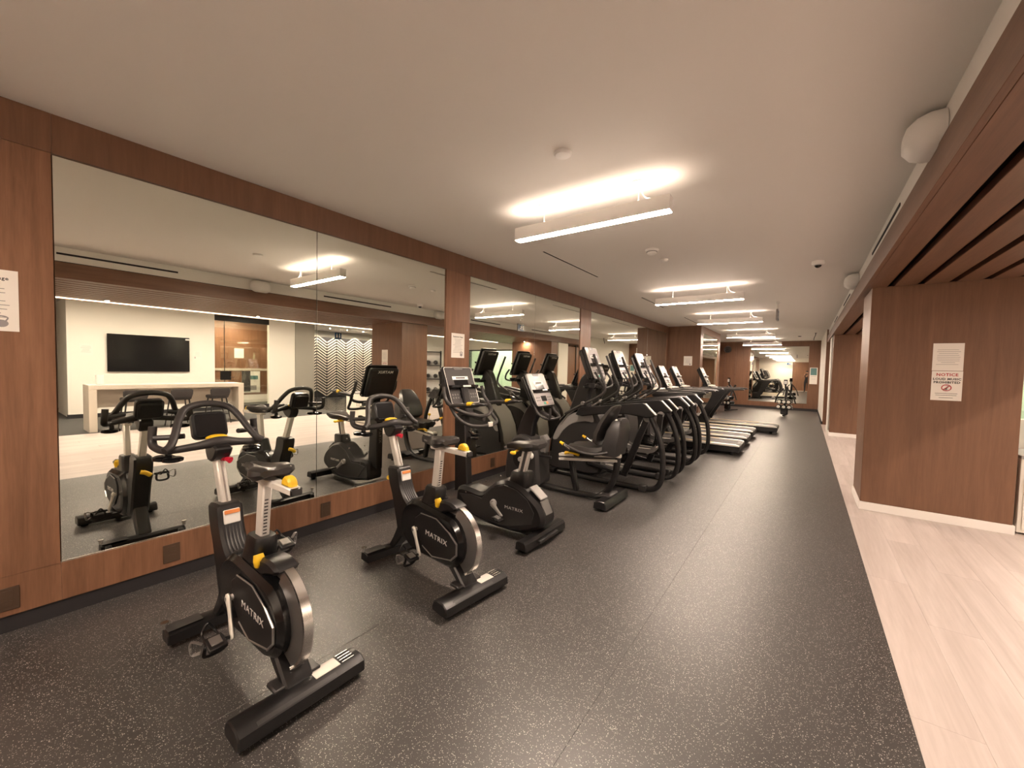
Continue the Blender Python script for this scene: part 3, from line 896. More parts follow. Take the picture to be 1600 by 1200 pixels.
def spin_bike(label, loc, rotz, group=None):
    t = thing('spin_bike', label, 'exercise bike', loc, rotz, group)
    # --- stabilisers
    fs = MB()
    fs.prism([(-.50, .03), (-.495, .085), (-.47, .095), (-.42, .095), (-.40, .08), (-.40, .03)], -.255, .255, .006)
    fs = fs.obj('front_stabiliser', 'blackmetal', t)
    b = MB()
    for s in (-1, 1):
        b.cyl((-.50, s * .235, .055), (-.50, s * .20, .055), .032, n=14, ch=.004)
    b.obj('transport_wheel', 'black', fs)
    b = MB()
    for s in (-1, 1):
        b.cyl((-.46, s * .252, .10), (-.46, s * .252, .125), .012, n=10).cyl((-.46, s * .252, .125), (-.46, s * .252, .133), .018, n=10)
    b.obj('levelling_foot', 'chrome', fs)
    MB().prism([(-.49, .0975), (-.41, .0975), (-.41, .099), (-.49, .099)], -.25, -.10, 0).obj('tread_pad', 'charcoal', fs)
    rs = MB()
    rs.prism([(.39, .025), (.385, .05), (.40, .085), (.43, .098), (.49, .096), (.52, .075), (.525, .03), (.51, .015)], -.27, .27, .006)
    rs = rs.obj('rear_stabiliser', 'black', t)
    b = MB()
    for s in (-1, 1):
        b.cyl((.46, s * .22, 0), (.46, s * .22, .02), .025, n=12)
    b.cyl((.46, 0, 0), (.46, 0, .02), .02, n=10)
    b.obj('rubber_foot', 'blackgloss', rs)
    MB().prism([(.415, .0965), (.43, .0995), (.485, .0985), (.485, .0965)], .05, .165, 0).obj('warning_sticker', 'silver', rs)
    b = MB()
    for k in range(4):
        b.box((.42 + .02 * k, .205, .0985), (.005, .06, .002), ch=0)
    b.obj('scuff_fins', 'alu', rs)
    MB().prism([(.50, .088), (.515, .080), (.5165, .0805), (.501, .0895)], -.20, .13, 0).obj('edge_trim', 'charcoal', rs)
    # --- lower beams
    bm = MB()
    bm.prism(sm([(-.10, .26), (.10, .24), (.24, .20), (.36, .11), (.43, .06), (.45, .09), (.40, .14), (.30, .24), (.18, .32), (.0, .34)], 3), -.062, .062, .010)
    bm.obj('rear_beam', 'blackmetal', t)
    MB().box((.39, 0, .098), (.085, .20, .022), ch=.006).box((.36, 0, .088), (.05, .12, .02), ch=.006).obj('beam_foot_plate', 'charcoal', t)
    bm = MB()
    bm.prism(sm([(-.12, .30), (-.24, .25), (-.36, .12), (-.44, .06), (-.46, .09), (-.40, .18), (-.33, .30), (-.26, .40), (-.14, .40)], 3), -.045, .045, .010)
    bm.obj('front_beam', 'blackmetal', t)
    # --- front fairing (curved pillar)
    fr = MB()
    out = sm([(-.468, .69), (-.448, .715), (-.340, .725), (-.312, .70), (-.292, .615), (-.248, .535), (-.18, .480), (-.10, .455), (-.02, .45), (.02, .40), (-.02, .30), (-.12, .22), (-.22, .195), (-.315, .24), (-.36, .36), (-.405, .50), (-.45, .60)], 4)
    fr.prism(out, -.060, .060, .014)
    fr = fr.obj('front_fairing', 'black', t)
    b = MB()
    for k, yy in enumerate((-.033, -.016, 0, .016, .033)):
        b.tube([(-.302, yy, .625), (-.258, yy, .545), (-.19, yy, .488), (-.10, yy, .462)], .005, 6, 5)
    b.obj('grip_ribs', 'charcoal', fr)
    MB().box((-.302, 0, .660), (.016, .078, .074), (0, -.16, 0), ch=.004).obj('caution_sticker', 'white', fr)
    MB().box((-.3005, 0, .686), (.018, .072, .020), (0, -.16, 0), ch=.002).obj('orange_band', 'orange', fr)
    b = MB()
    b.tube([(-.46, -.0, .60), (-.50, 0, .60)], .014, 10, 1).tube([(-.50, -.03, .61), (-.505, 0, .60), (-.50, .03, .575)], .017, 10, 3)
    b.obj('height_knob', 'yellow', t)
    # --- drive cover and pentagon plate
    dc = MB()
    hull = []
    for a in range(60, 245, 15):
        hull.append((-.055 + .195 * math.cos(math.radians(a + 25)), .355 + .185 * math.sin(math.radians(a + 25))))
    for a in range(-95, 75, 14):
        hull.append((.265 + .170 * math.cos(math.radians(a)), .345 + .172 * math.sin(math.radians(a))))
    dc.prism(hull, -.085, .030, .024)
    dc = dc.obj('drive_cover', 'blackgloss', t)
    pent = [(-.05, .425), (.02, .475), (.19, .480), (.32, .425), (.395, .370), (.395, .300), (.34, .250), (.15, .212), (.04, .255), (-.06, .35)]
    for s in (-1, 1):
        b = MB()
        yo = .092 if s < 0 else .037
        b.prism(pent, s * (yo - .008), s * yo, .003)
        pl_ = b.obj('side_plate', 'black', dc)
        b = MB()
        b.tube([(p[0], s * yo, p[1]) for p in pent[1:9]], .0042, 6, 1)
        b.tube([(p[0] + .004, s * yo, p[1]) for p in pent[3:7]], .0065, 6, 1)
        b.obj('plate_edge', 'steel', dc)
        text('lettering', 'MATRIX', .047, 'letter', dc, frame((.19, s * (yo + .0015), .352), (1, 0, -.06) if s < 0 else (-1, 0, .06), (0, 0, 1)), sx=1.28)
    # --- flywheel with clear guard
    fw = MB()
    fw.lathe([(.02, -.018), (.185, -.012), (.205, -.010), (.205, .010), (.185, .012), (.02, .018)], (.285, 0, .345), 'y', 40)
    fw = fw.obj('flywheel', 'steel', t)
    g = MB()
    A0, A1 = math.radians(-58), math.radians(80)
    n = 22
    for (ra, rb, y0, y1) in ((.220, .232, -.020, .020),):
        secs = []
        for k in range(n + 1):
            a = A0 + (A1 - A0) * k / n
            secs.append([(.285 + r * math.cos(a), y, .345 + r * math.sin(a)) for r, y in ((ra, y0), (rb, y0), (rb, y1), (ra, y1))])
        g.loft(secs)
    g.obj('guard_rim', 'alu', t)
    g = MB()
    for s in (-1, 1):
        secs = []
        for k in range(n + 1):
            a = A0 + (A1 - A0) * k / n
            secs.append([(.285 + r * math.cos(a), y, .345 + r * math.sin(a)) for r, y in ((.15, s * .036), (.222, s * .019), (.222, s * .017), (.15, s * .033))])
        g.loft(secs)
    g.obj('clear_guard', 'clear', t)
    b = MB()
    for a in (A0, A1):
        b.cyl((.285 + .226 * math.cos(a), -.03, .345 + .226 * math.sin(a)), (.285 + .226 * math.cos(a), .03, .345 + .226 * math.sin(a)), .010, n=10)
    b.obj('guard_bolt', 'chrome', t)
    # --- rear swoosh above the flywheel, seat-post housing
    b = MB()
    b.prism(sm([(-.20, .47), (-.08, .44), (.06, .455), (.16, .495), (.25, .53), (.315, .548), (.335, .575), (.27, .597), (.18, .590), (.10, .56), (-.02, .53), (-.14, .53)], 4), -.055, .055, .014)
    b.obj('rear_fairing', 'black', t)
    b = MB()
    b.loft([[(x + p[0], p[1], z) for p in rrect(w, d, .03, 3)] for x, z, w, d in
            ((.0, .46, .20, .11), (.03, .53, .17, .108), (.055, .60, .155, .104), (.065, .645, .15, .10), (.067, .660, .135, .09))])
    b.obj('seat_post_housing', 'black', t)
    b = MB()
    b.tube([(.10, -.03, .575), (.145, -.045, .575)], .013, 10, 1).tube([(.15, -.05, .60), (.158, -.05, .575), (.15, -.05, .545)], [.020, .024, .018], 10, 3)
    b.obj('seat_height_lever', 'yellow', t)
    # --- seat post, slider, saddle
    sp = MB()
    sp.bar((.062, 0, .60), (.105, 0, .935), .040, .066, .006)
    sp = sp.obj('seat_post', 'silver', t)
    b = MB()
    for k in range(11):
        f = .22 + .05 * k
        b.box((.062 + .043 * f + .034, -.004, .60 + .335 * f), (.003, .016, .006), (0, .13, 0), ch=0)
    b.obj('height_ticks', 'ink', sp)
    sl_ = MB()
    sl_.box((.215, 0, .935), (.38, .052, .034), ch=.006)
    sl_ = sl_.obj('seat_slider', 'silver', t)
    MB().box((.405, 0, .935), (.014, .05, .032), ch=.004).obj('end_cap', 'blackgloss', sl_)
    b = MB()
    b.prism([(.302, .953)] + [(.345 + .040 * math.cos(math.radians(180 - a)), .958 + .038 * math.sin(math.radians(a))) for a in range(0, 181, 15)] + [(.388, .953)], -.020, .020, .008)
    b.obj('slider_lever', 'yellow', t)
    b = MB()
    S = []
    for x, w, zt, th in ((-.09, .006, .985, .02), (-.08, .020, .992, .036), (-.03, .024, 1.000, .046), (.03, .034, 1.002, .052), (.08, .058, 1.004, .056), (.125, .088, 1.010, .058), (.165, .100, 1.016, .056), (.20, .094, 1.014, .046), (.222, .070, 1.004, .026)):
        S.append([(x, y * w, zt + h * th * 1.45) for y, h in ((1, -.45), (.95, -.12), (.7, .02), (.3, -.05), (0, -.13), (-.3, -.05), (-.7, .02), (-.95, -.12), (-1, -.45), (-.75, -.8), (0, -.7), (.75, -.8))])
    b.loft(S)
    sd = b.obj('saddle', 'seatgrey', t)
    MB().bar((-.05, -.02, .968), (.18, -.03, .968), .012, .012).bar((-.05, .02, .968), (.18, .03, .968), .012, .012).box((.10, 0, .975), (.05, .05, .03)).obj('saddle_rail', 'steel', sd)
    MB().box((.19, .074, .997), (.05, .018, .022), (0, 0, -.5), ch=.004).obj('white_tag', 'white', sd)
    # --- handlebar post, clamp, knob
    b = MB()
    b.bar((-.385, 0, .69), (-.515, 0, 1.0), .045, .060, .007)
    hp = b.obj('handlebar_post', 'silver', t)
    MB().bar((-.352, 0, .705), (-.478, 0, 1.0), .008, .004, 0).obj('post_groove', 'alu', hp)
    b = MB()
    b.prism(sm([(-.56, .985), (-.55, 1.03), (-.46, 1.035), (-.40, 1.02), (-.41, .985), (-.455, .945), (-.52, .935)], 3), -.042, .042, .010)
    b.obj('handlebar_clamp', 'black', t)
    b = MB()
    b.cyl((-.475, .01, .965), (-.440, .02, .950), .018, n=12, ch=.003).cyl((-.440, .02, .950), (-.415, .035, .942), .011, .018, n=12)
    b.obj('resistance_knob', 'red', t)
    # --- handlebar
    hb = MB()
    r = .0195
    hb.tube([(-.66, -.245, 1.135), (-.655, -.25, 1.06), (-.62, -.245, 1.025), (-.54, -.21, 1.015), (-.49, -.10, 1.03), (-.47, 0, 1.045),
             (-.49, .10, 1.03), (-.54, .21, 1.015), (-.62, .245, 1.025), (-.655, .25, 1.06), (-.66, .245, 1.135)], [r, r, r, r, r * 1.15, r * 1.6, r * 1.15, r, r, r, r], 10, 5)
    hb.tube([(-.50, -.235, 1.022), (-.515, -.205, 1.045), (-.555, -.175, 1.10), (-.61, -.145, 1.17), (-.655, -.10, 1.225), (-.675, 0, 1.245),
             (-.655, .10, 1.225), (-.61, .145, 1.17), (-.555, .175, 1.10), (-.515, .205, 1.045), (-.50, .235, 1.022)], r, 10, 5)
    for s in (-1, 1):
        hb.tube([(-.645, s * .245, 1.075), (-.61, s * .19, 1.075), (-.575, s * .13, 1.08)], r * .75, 8, 3)
    hb = hb.obj('handlebar', 'grip', t)
    for s in (-1, 1):
        b = MB()
        b.lathe([(.030, 0), (.048, .006), (.050, .022), (.040, .028)], (-.60, s * .215, .952), 'z', 14).lathe([(.030, 0), (.046, .006), (.048, .020), (.038, .026)], (-.545, s * .19, .950), 'z', 14)
        b.box((-.575, s * .20, .99), (.03, .025, .035), ch=.004)
        b.obj('bottle_holder', 'blackgloss', t)
    # --- console
    cn = MB()
    T = frame((-.615, 0, 1.125), (0, 1, 0), (-.35, 0, 1))
    cn.prism(rrect(.17, .155, .03, 4), -.045, .012, .010, 'xy', T)
    cn.prism(rrect(.15, .13, .025, 4), -.072, -.040, .012, 'xy', T)
    cn = cn.obj('console', 'black', t)
    MB().prism(rrect(.145, .125, .012, 3), .011, .0145, .001, 'xy', T).obj('display', 'screenoff', cn)
    MB().ell((-.525, .005, 1.062), (.035, .055, .018)).obj('console_button', 'yellow', cn)
    # --- cranks and pedals
    ang = math.radians(-64)
    for s, a in ((-1, math.radians(-60)), (1, math.radians(120))):
        x1, z1 = -.03 + .165 * math.cos(a), .352 + .165 * math.sin(a)
        b = MB()
        d = Vector((math.cos(a), 0, math.sin(a)))
        b.tube([Vector((-.03, s * .112, .352)) - d * .022, (-.03, s * .112, .352), Vector((-.03, s * .116, .352)) + d * .06, (x1, s * .125, z1), Vector((x1, s * .125, z1)) + d * .016],
               [.012, .022, .015, .017, .010], 10, 4, flat=(1.0, .55), up=(math.sin(a), 0, -math.cos(a)))
        b.cyl((-.03, s * .08, .352), (-.03, s * .118, .352), .014, n=12)
        c = b.obj('crank_arm', 'silver', t)
        MB().cyl((-.03, s * .118, .352), (-.03, s * .126, .352), .010, n=12).obj('crank_bolt', 'steel', c)
        pedal(t, (x1, s * .135, z1), s)
    return t

spin_bike('nearest spin bike, black with silver posts, at the left front by the first mirror', (1.245, .86, 0), 0.0)
spin_bike('second spin bike from the camera, black with silver posts, beside the upright bike', (1.30, 1.965, 0), math.radians(-5.5))

# ================================================================ shared console with tilted face
def console(parent, top, bot, width, thick=.09, face='consoleface', lettering=True, rack=True):
    """top/bot: (x, z) of the rider-side panel edges; the rider is at +x"""
    top, bot = Vector((top[0], 0, top[1])), Vector((bot[0], 0, bot[1]))
    h = (top - bot).length
    T = frame((top + bot) / 2, (0, 1, 0), top - bot)           # z of T faces the rider
    b = MB()
    b.prism(rrect(width, h, .035, 4), -.035, 0, .010, 'xy', T)
    b.prism(rrect(width * .93, h * .90, .03, 4), -thick, -.03, .022, 'xy', T)
    c = b.obj('console', 'black', parent)
    MB().prism(rrect(width * .90, h * .93, .02, 4), -.001, .0035, .002, 'xy', T).obj('display_panel', face, c)
    e = MB(); o = rrect(width * .91, h * .94, .02, 4)
    e.tube([T @ Vector((p[0], p[1], .003)) for p in o], .0030, 6, 1, True)
    e.obj('panel_edge', 'silver', c)
    MB().prism([(-width * .17, h * .47), (width * .17, h * .47), (width * .13, h * .405), (-width * .13, h * .405)], .003, .008, .002, 'xy', T).obj('top_badge', 'midgrey', c)
    MB().box((0, h * .19, .0045), (width * .52, h * .085, .003), ch=0).obj('label_strip', 'white', c).matrix_local = T
    MB().box((0, h * .19, .0065), (width * .30, h * .035, .002), ch=0).obj('label_print', 'ink', c).matrix_local = T
    MB().prism(rrect(width * .46, h * .16, .004, 2), .003, .005, .0005, 'xy', T @ Matrix.Translation((0, h * .06, 0))).obj('readout', 'screenoff', c)
    if rack:
        b = MB()
        b.prism([(-.001, .0), (.045, .006), (.05, .026), (.012, .034), (-.001, .05)], -width * .45, width * .45, .003, 'xz')
        Tr = Matrix(((T[0][2], T[0][0], T[0][1], 0), (T[1][2], T[1][0], T[1][1], 0), (T[2][2], T[2][0], T[2][1], 0), (0, 0, 0, 1)))
        Tr.translation = T @ Vector((0, -h * .10, 0))
        b.v = [tuple(Tr @ Vector(p)) for p in b.v]
        b.obj('reading_rack', 'blackgloss', c)
        MB().box((width * .05, -h * .06, .046), (width * .26, .018, .012), ch=.002).obj('rack_clip', 'silver', c).matrix_local = T
    MB().prism(rrect(width * .27, h * .15, .004, 2), .003, .0055, .0005, 'xy', T @ Matrix.Translation((-.0 * width, -h * .27, 0))).obj('lower_screen', 'screenoff', c)
    b = MB()
    for i in range(3):
        for j in range(2):
            b.box((width * (.22 + .08 * i), -h * (.24 + .08 * j), .005), (width * .05, h * .045, .004), ch=.001)
            b.box((-width * (.22 + .08 * i), -h * (.24 + .08 * j), .005), (width * .05, h * .045, .004), ch=.001)
    b.v = [tuple(T @ Vector(p)) for p in b.v]
    b.obj('keypad', 'midgrey', c)
    MB().prism(rrect(width * .10, h * .06, .004, 2), .003, .008, .001, 'xy', T @ Matrix.Translation((-width * .03, -h * .405, 0))).obj('start_button', 'green', c)
    MB().prism(rrect(width * .09, h * .06, .004, 2), .003, .008, .001, 'xy', T @ Matrix.Translation((width * .09, -h * .40, 0))).obj('stop_button', 'orange', c)
    if lettering:
        Tb = T @ Matrix.Translation((0, h * .36, -thick - .0008)) @ Matrix.Rotation(math.pi, 4, 'Y')
        text('lettering', 'MATRIX', .045, 'letter', c, Tb, bold=.0006, sx=1.2)
    MB().box((-width * .47, -h * .42, -.02), (.012, .018, .03), ch=.003).obj('side_tag', 'white', c).matrix_local = T
    return c

# ================================================================ UPRIGHT BIKE (coordinates = room x minus 1.25)
def upright_bike(label, loc):
    t = thing('upright_bike', label, 'exercise bike', loc)
    X = lambda pts: [(a - 1.25, z) for a, z in pts]
    b = MB()
    b.prism(sm(X([(.71, .12), (.70, .22), (.72, .315), (.80, .345), (.93, .335), (1.03, .33), (1.12, .40), (1.21, .465), (1.32, .49), (1.46, .465), (1.56, .41), (1.66, .335), (1.71, .245), (1.70, .17), (1.63, .12), (1.46, .055), (1.28, .045), (1.05, .055), (.85, .09)]), 3), -.105, .105, .030)
    bd = b.obj('body', 'black', t)
    for s in (-1, 1):
        b = MB()
        b.prism(X([(.76, .27), (.92, .29), (1.04, .28), (1.16, .40), (1.30, .455), (1.44, .43), (1.55, .37), (1.62, .27), (1.60, .17), (1.45, .12), (1.35, .09), (1.1, .09), (.90, .12)]), s * .104, s * .110, .005)
        b.obj('side_panel', 'charcoal', bd)
        text('lettering', 'MATRIX', .038, 'letter', bd, frame((.16, s * .1112, .26), (1, 0, 0) if s < 0 else (-1, 0, 0), (0, 0, 1)), sx=1.35)
        MB().cyl((-.40, s * .106, .30), (-.40, s * .113, .30), .008, n=8).cyl((-.16, s * .106, .45), (-.16, s * .113, .45), .008, n=8).obj('screw', 'chrome', bd)
    b = MB()
    b.bar((.285, 0, .465), (.405, 0, .375), .115, .016, .006)
    b.obj('rear_cap', 'greyplastic', bd)
    b = MB()
    b.bar((.40, 0, .365), (.455, 0, .25), .115, .016, .006)
    b.obj('rear_cap_lower', 'midgrey', bd)
    b = MB()
    b.loft([[(x + p[0], p[1], z) for p in rrect(w, d, .03, 3)] for x, z, w, d in ((.15, .44, .21, .15), (.165, .50, .19, .145), (.175, .565, .175, .14), (.178, .58, .16, .125))])
    b.obj('seat_post_collar', 'black', t)
    b = MB(); b.bar((.165, 0, .55), (.225, 0, .80), .045, .075, .006)
    sp = b.obj('seat_post', 'silver', t)
    MB().bar((.170, -.023, .56), (.229, -.023, .80), .002, .030, 0).bar((.170, .023, .56), (.229, .023, .80), .002, .030, 0).obj('post_groove', 'ink', sp)
    b = MB()
    S = []
    for x, w, zt, th in ((.0, .02, .80, .03), (.02, .045, .815, .05), (.09, .058, .835, .062), (.17, .085, .845, .075), (.25, .125, .858, .085), (.31, .135, .868, .085), (.35, .12, .866, .07), (.375, .08, .85, .035)):
        S.append([(x, y * w, zt + h * th) for y, h in ((1, -.5), (.95, -.15), (.65, .02), (0, -.05), (-.65, .02), (-.95, -.15), (-1, -.5), (-.75, -.95), (0, -1.05), (.75, -.95))])
    b.loft(S); sd = b.obj('saddle', 'seatgrey', t)
    MB().bar((.13, 0, .765), (.14, -.10, .755), .016, .03, .004).ell((.145, -.115, .755), (.03, .02, .016)).obj('seat_lever', 'yellow', t)
    MB().bar((-.02, 0, .77), (.18, 0, .775), .06, .02).obj('saddle_bracket', 'steel', sd)
    # mast
    b = MB()
    b.prism([(-.62, .25), (-.63, .60), (-.64, 1.02), (-.55, 1.06), (-.50, 1.0), (-.47, .60), (-.45, .30)], -.042, .042, .010)
    b.prism([(-.55, 1.0), (-.62, 1.30), (-.54, 1.30), (-.46, 1.05)], -.05, .05, .012)
    ms = b.obj('mast', 'blackmetal', t)
    text('lettering', 'MATRIX', .055, 'midgrey', ms, frame((-.642, 0, .68), (0, 0, -1), (0, -1, 0)), bold=.0006, sx=1.1)
    b = MB(); b.tube([(-.47, 0, .86), (-.40, -.02, .85), (-.34, -.05, .845), (-.30, -.05, .86)], [.012, .02, .03, .02], 8, 4, flat=(.5, 1.6)).obj('water_bottle_shelf', 'blackgloss', t)
    b = MB(); b.tube([(-.48, 0, .80), (-.42, .05, .79), (-.38, .05, .80)], [.012, .028, .02], 8, 4, flat=(.5, 1.6)).obj('accessory_hook', 'blackgloss', t)
    console(t, (-.655, 1.495), (-.515, 1.125), .43, .10)
    # handlebars
    hb = MB(); r = .0175
    hb.tube([(-.56, -.275, 1.30), (-.53, -.28, 1.20), (-.46, -.27, 1.13), (-.37, -.21, 1.075), (-.31, -.10, 1.04), (-.29, 0, 1.03), (-.31, .10, 1.04), (-.37, .21, 1.075), (-.46, .27, 1.13), (-.53, .28, 1.20), (-.56, .275, 1.30)], r, 10, 5)
    hb.tube([(-.47, -.27, 1.125), (-.40, -.255, 1.03), (-.30, -.21, .965), (-.25, -.10, .945), (-.24, 0, .945), (-.25, .10, .945), (-.30, .21, .965), (-.40, .255, 1.03), (-.47, .27, 1.125)], r * .9, 10, 5)
    for s in (-1, 1):
        hb.tube([(-.46, s * .27, 1.13), (-.36, s * .29, 1.145), (-.24, s * .285, 1.15), (-.13, s * .27, 1.165)], [r, r, r * 1.2, r * 1.2], 10, 4)
    hb.bar((-.52, 0, 1.04), (-.28, 0, 1.0), .05, .05, .01)
    hb = hb.obj('handlebar', 'grip', t)
    for s in (-1, 1):
        b = MB(); b.tube([(-.24, s * .285, 1.16), (-.19, s * .28, 1.165)], .023, 10, 1).obj('resistance_toggle', 'yellow', hb)
        b = MB(); b.box((-.12, s * .268, 1.165), (.14, .075, .022), (0, -.08, 0), ch=.008).obj('elbow_pad', 'black', hb)
    MB().box((-.225, .02, .955), (.02, .06, .045), ch=.004).obj('pulse_sensor', 'silver', hb)
    # cranks
    for s, a in ((-1, math.radians(-38)), (1, math.radians(142))):
        cx, cz = -.06, .27
        x1, z1 = cx + .15 * math.cos(a), cz + .15 * math.sin(a)
        d = Vector((math.cos(a), 0, math.sin(a)))
        b = MB()
        b.cyl((cx, s * .10, cz), (cx, s * .135, cz), .035, .030, 16, .004)
        b.tube([(cx, s * .135, cz), Vector((cx, s * .14, cz)) + d * .07, (x1, s * .145, z1)], [.030, .018, .017], 10, 4, flat=(1, .6), up=(math.sin(a), 0, -math.cos(a)))
        b.obj('crank_arm', 'greyplastic', t)
        pedal(t, (x1, s * .15, z1), s, False)
    # feet
    b = MB(); b.prism([(.335, .03), (.34, .09), (.36, .105), (.42, .105), (.44, .085), (.445, .03)], -.325, .325, .006)
    rb = b.obj('rear_stabiliser', 'blackmetal', t)
    b = MB()
    for s in (-1, 1): b.cyl((.39, s * .27, 0), (.39, s * .27, .035), .026, n=12)
    b.obj('rubber_foot', 'blackgloss', rb)
    MB().box((.455, 0, .06), (.03, .30, .03), ch=.006).obj('lift_handle', 'charcoal', rb)
    MB().bar((.15, 0, .06), (.40, 0, .055), .10, .05, .01).obj('rear_beam', 'charcoal', t)
    b = MB(); b.prism([(-.58, .02), (-.575, .08), (-.50, .08), (-.49, .02)], -.25, .25, .006)
    fb = b.obj('front_stabiliser', 'blackmetal', t)
    b = MB()
    for s in (-1, 1): b.cyl((-.55, s * .23, .03), (-.55, s * .20, .03), .03, n=12)
    b.obj('transport_wheel', 'black', fb)
    return t
upright_bike('black upright exercise bike with tilted console, third machine from the camera', (1.25, 2.95, 0))
# ================================================================ RECUMBENT BIKE
def recumbent_bike(label, loc):
    t = thing('recumbent_bike', label, 'exercise bike', loc)
    O = 1.25
    P = lambda x, y, z: (x - O, y, z)
    X = lambda pts: [(a - O, z) for a, z in pts]
    b = MB()
    b.prism(sm(X([(.34, .10), (.36, .40), (.44, .60), (.58, .66), (.74, .60), (.83, .45), (.85, .25), (.86, .08), (.72, .05), (.45, .05)]), 3), -.15, .15, .035)
    sh = b.obj('drive_shroud', 'charcoal', t)
    for s in (-1, 1):
        MB().cyl(P(.60, s * .145, .36), P(.60, s * .155, .36), .13, n=28, ch=.004).obj('crank_disc', 'black', sh)
        text('lettering', 'MATRIX', .04, 'letter', sh, frame(P(.62, s * .153, .54), (1, 0, 0) if s < 0 else (-1, 0, 0), (0, 0, 1)), bold=.0005, sx=1.2)
    MB().prism(X([(.80, .45), (.88, .46), (.90, .62), (.86, .68), (.80, .66)]), -.055, .055, .015).obj('handle_stub', 'midgrey', t)
    # base rail rising into the rear upright
    b = MB()
    b.tube([P(.36, 0, .045), P(.8, 0, .045), P(1.42, 0, .045), P(1.60, 0, .075), P(1.71, 0, .19), P(1.77, 0, .36), P(1.79, 0, .54)], .036, 12, 5, flat=(1.0, 1.15))
    b.obj('base_rail', 'blackmetal', t)
    b = MB(); b.bar(P(1.30, 0, .06), P(1.21, 0, .46), .07, .06, .012); b.obj('seat_rail_post', 'blackmetal', t)
    b = MB()
    for zz in (0, .052):
        b.bar(P(1.07, 0, .415 + zz), P(1.80, 0, .50 + zz), .085, .032, .005)
    sr = b.obj('seat_rail', 'silver', t)
    MB().bar(P(1.07, 0, .441), P(1.80, 0, .526), .07, .03, .003).obj('rail_groove', 'ink', sr)
    MB().cyl(P(1.79, 0, .53), P(1.79, 0, .57), .042, n=14, ch=.006).obj('rail_cap', 'silver', sr)
    b = MB(); b.box(P(1.40, 0, .525), (.26, .13, .075), (0, -.11, 0), ch=.012); b.obj('seat_carriage', 'black', t)
    b = MB(); b.tube([P(1.18, -.08, .50), P(1.24, -.085, .525), P(1.36, -.09, .51)], .013, 8, 4, flat=(1, 1.6)).box(P(1.21, -.09, .52), (.06, .03, .025), ch=.006).obj('carriage_lever', 'yellow', t)
    # seat
    b = MB()
    S = []
    for x, z, w in ((1.11, .595, .12), (1.14, .605, .18), (1.25, .615, .21), (1.40, .612, .215), (1.50, .62, .20), (1.55, .64, .17)):
        S.append([(x + .12 - O, y * w, z + h * .07) for y, h in ((1, -.4), (.9, .25), (.5, .45), (0, .3), (-.5, .45), (-.9, .25), (-1, -.4), (-.8, -.8), (0, -.85), (.8, -.8))])
    b.loft(S); b.obj('seat_cushion', 'seatgrey', t)
    b = MB()
    S = []
    for k, (x, z, w, th) in enumerate(((1.56, .64, .13, .05), (1.55, .68, .19, .08), (1.57, .78, .215, .085), (1.62, .90, .20, .08), (1.68, 1.01, .165, .07), (1.72, 1.075, .12, .05), (1.735, 1.09, .06, .02))):
        S.append([(x - O + h * th, y * w, z + abs(y) * 0) for y, h in ((1, .3), (.85, -.35), (.4, -.5), (0, -.38), (-.4, -.5), (-.85, -.35), (-1, .3), (-.7, .5), (0, .5), (.7, .5))])
    b.loft([[(x + .035, y, z + .02) for x, y, z in q] for q in S]); b.obj('backrest', 'seatgrey', t)
    b = MB()
    S = []
    for x, z, w, th in ((1.74, .56, .16, .16), (1.76, .70, .175, .17), (1.79, .84, .17, .15), (1.81, .94, .13, .10), (1.82, .97, .08, .05)):
        S.append([(x - O + p[0], p[1], z) for p in rrect(th, w * 2, .02, 3)])
    b.loft(S); bs = b.obj('back_shell', 'charcoal', t)
    MB().box(P(1.80, -.09, .955), (.03, .05, .02), ch=.008).obj('shell_cap', 'silver', bs)
    for s in (-1, 1):
        b = MB()
        b.tube([P(1.750, s * .20, .61), P(1.630, s * .27, .585), P(1.490, s * .29, .59), P(1.350, s * .29, .625), P(1.260, s * .285, .655)], .016, 10, 5)
        h_ = b.obj('side_handle', 'grip', t)
        MB().tube([P(1.350, s * .29, .612), P(1.280, s * .286, .645)], .019, 10, 1).obj('pulse_grip', 'alu', h_)
        MB().tube([P(1.265, s * .285, .652), P(1.220, s * .283, .672)], [.019, .014], 10, 1).obj('grip_tip', 'yellow', h_)
    MB().ell(P(1.50, .26, .70), (.03, .02, .022)).bar(P(1.50, .25, .62), P(1.50, .26, .69), .012, .012).obj('recline_knob', 'yellow', t)
    # mast, console, front handlebar
    b = MB()
    b.prism(sm(X([(.46, .60), (.50, .80), (.62, 1.02), (.72, 1.04), (.78, .98), (.70, .80), (.66, .60)]), 3), -.05, .05, .012)
    b.obj('mast', 'blackmetal', t)
    console(t, (.665 - O, 1.435), (.86 - O, 1.03), .43, .10, 'consoleglare')
    b = MB()
    b.tube([P(.80, -.20, 1.06), P(.86, -.20, .96), P(.95, -.17, .90), P(.97, -.06, .885), P(.97, 0, .885), P(.97, .06, .885), P(.95, .17, .90), P(.86, .20, .96), P(.80, .20, 1.06)], .016, 10, 5)
    b.tube([P(.97, -.12, .89), P(.99, -.13, .93), P(.99, -.13, 1.02)], .015, 8, 4)
    b.bar(P(.72, 0, .98), P(.97, 0, .885), .05, .04, .008)
    b.obj('handlebar', 'grip', t)
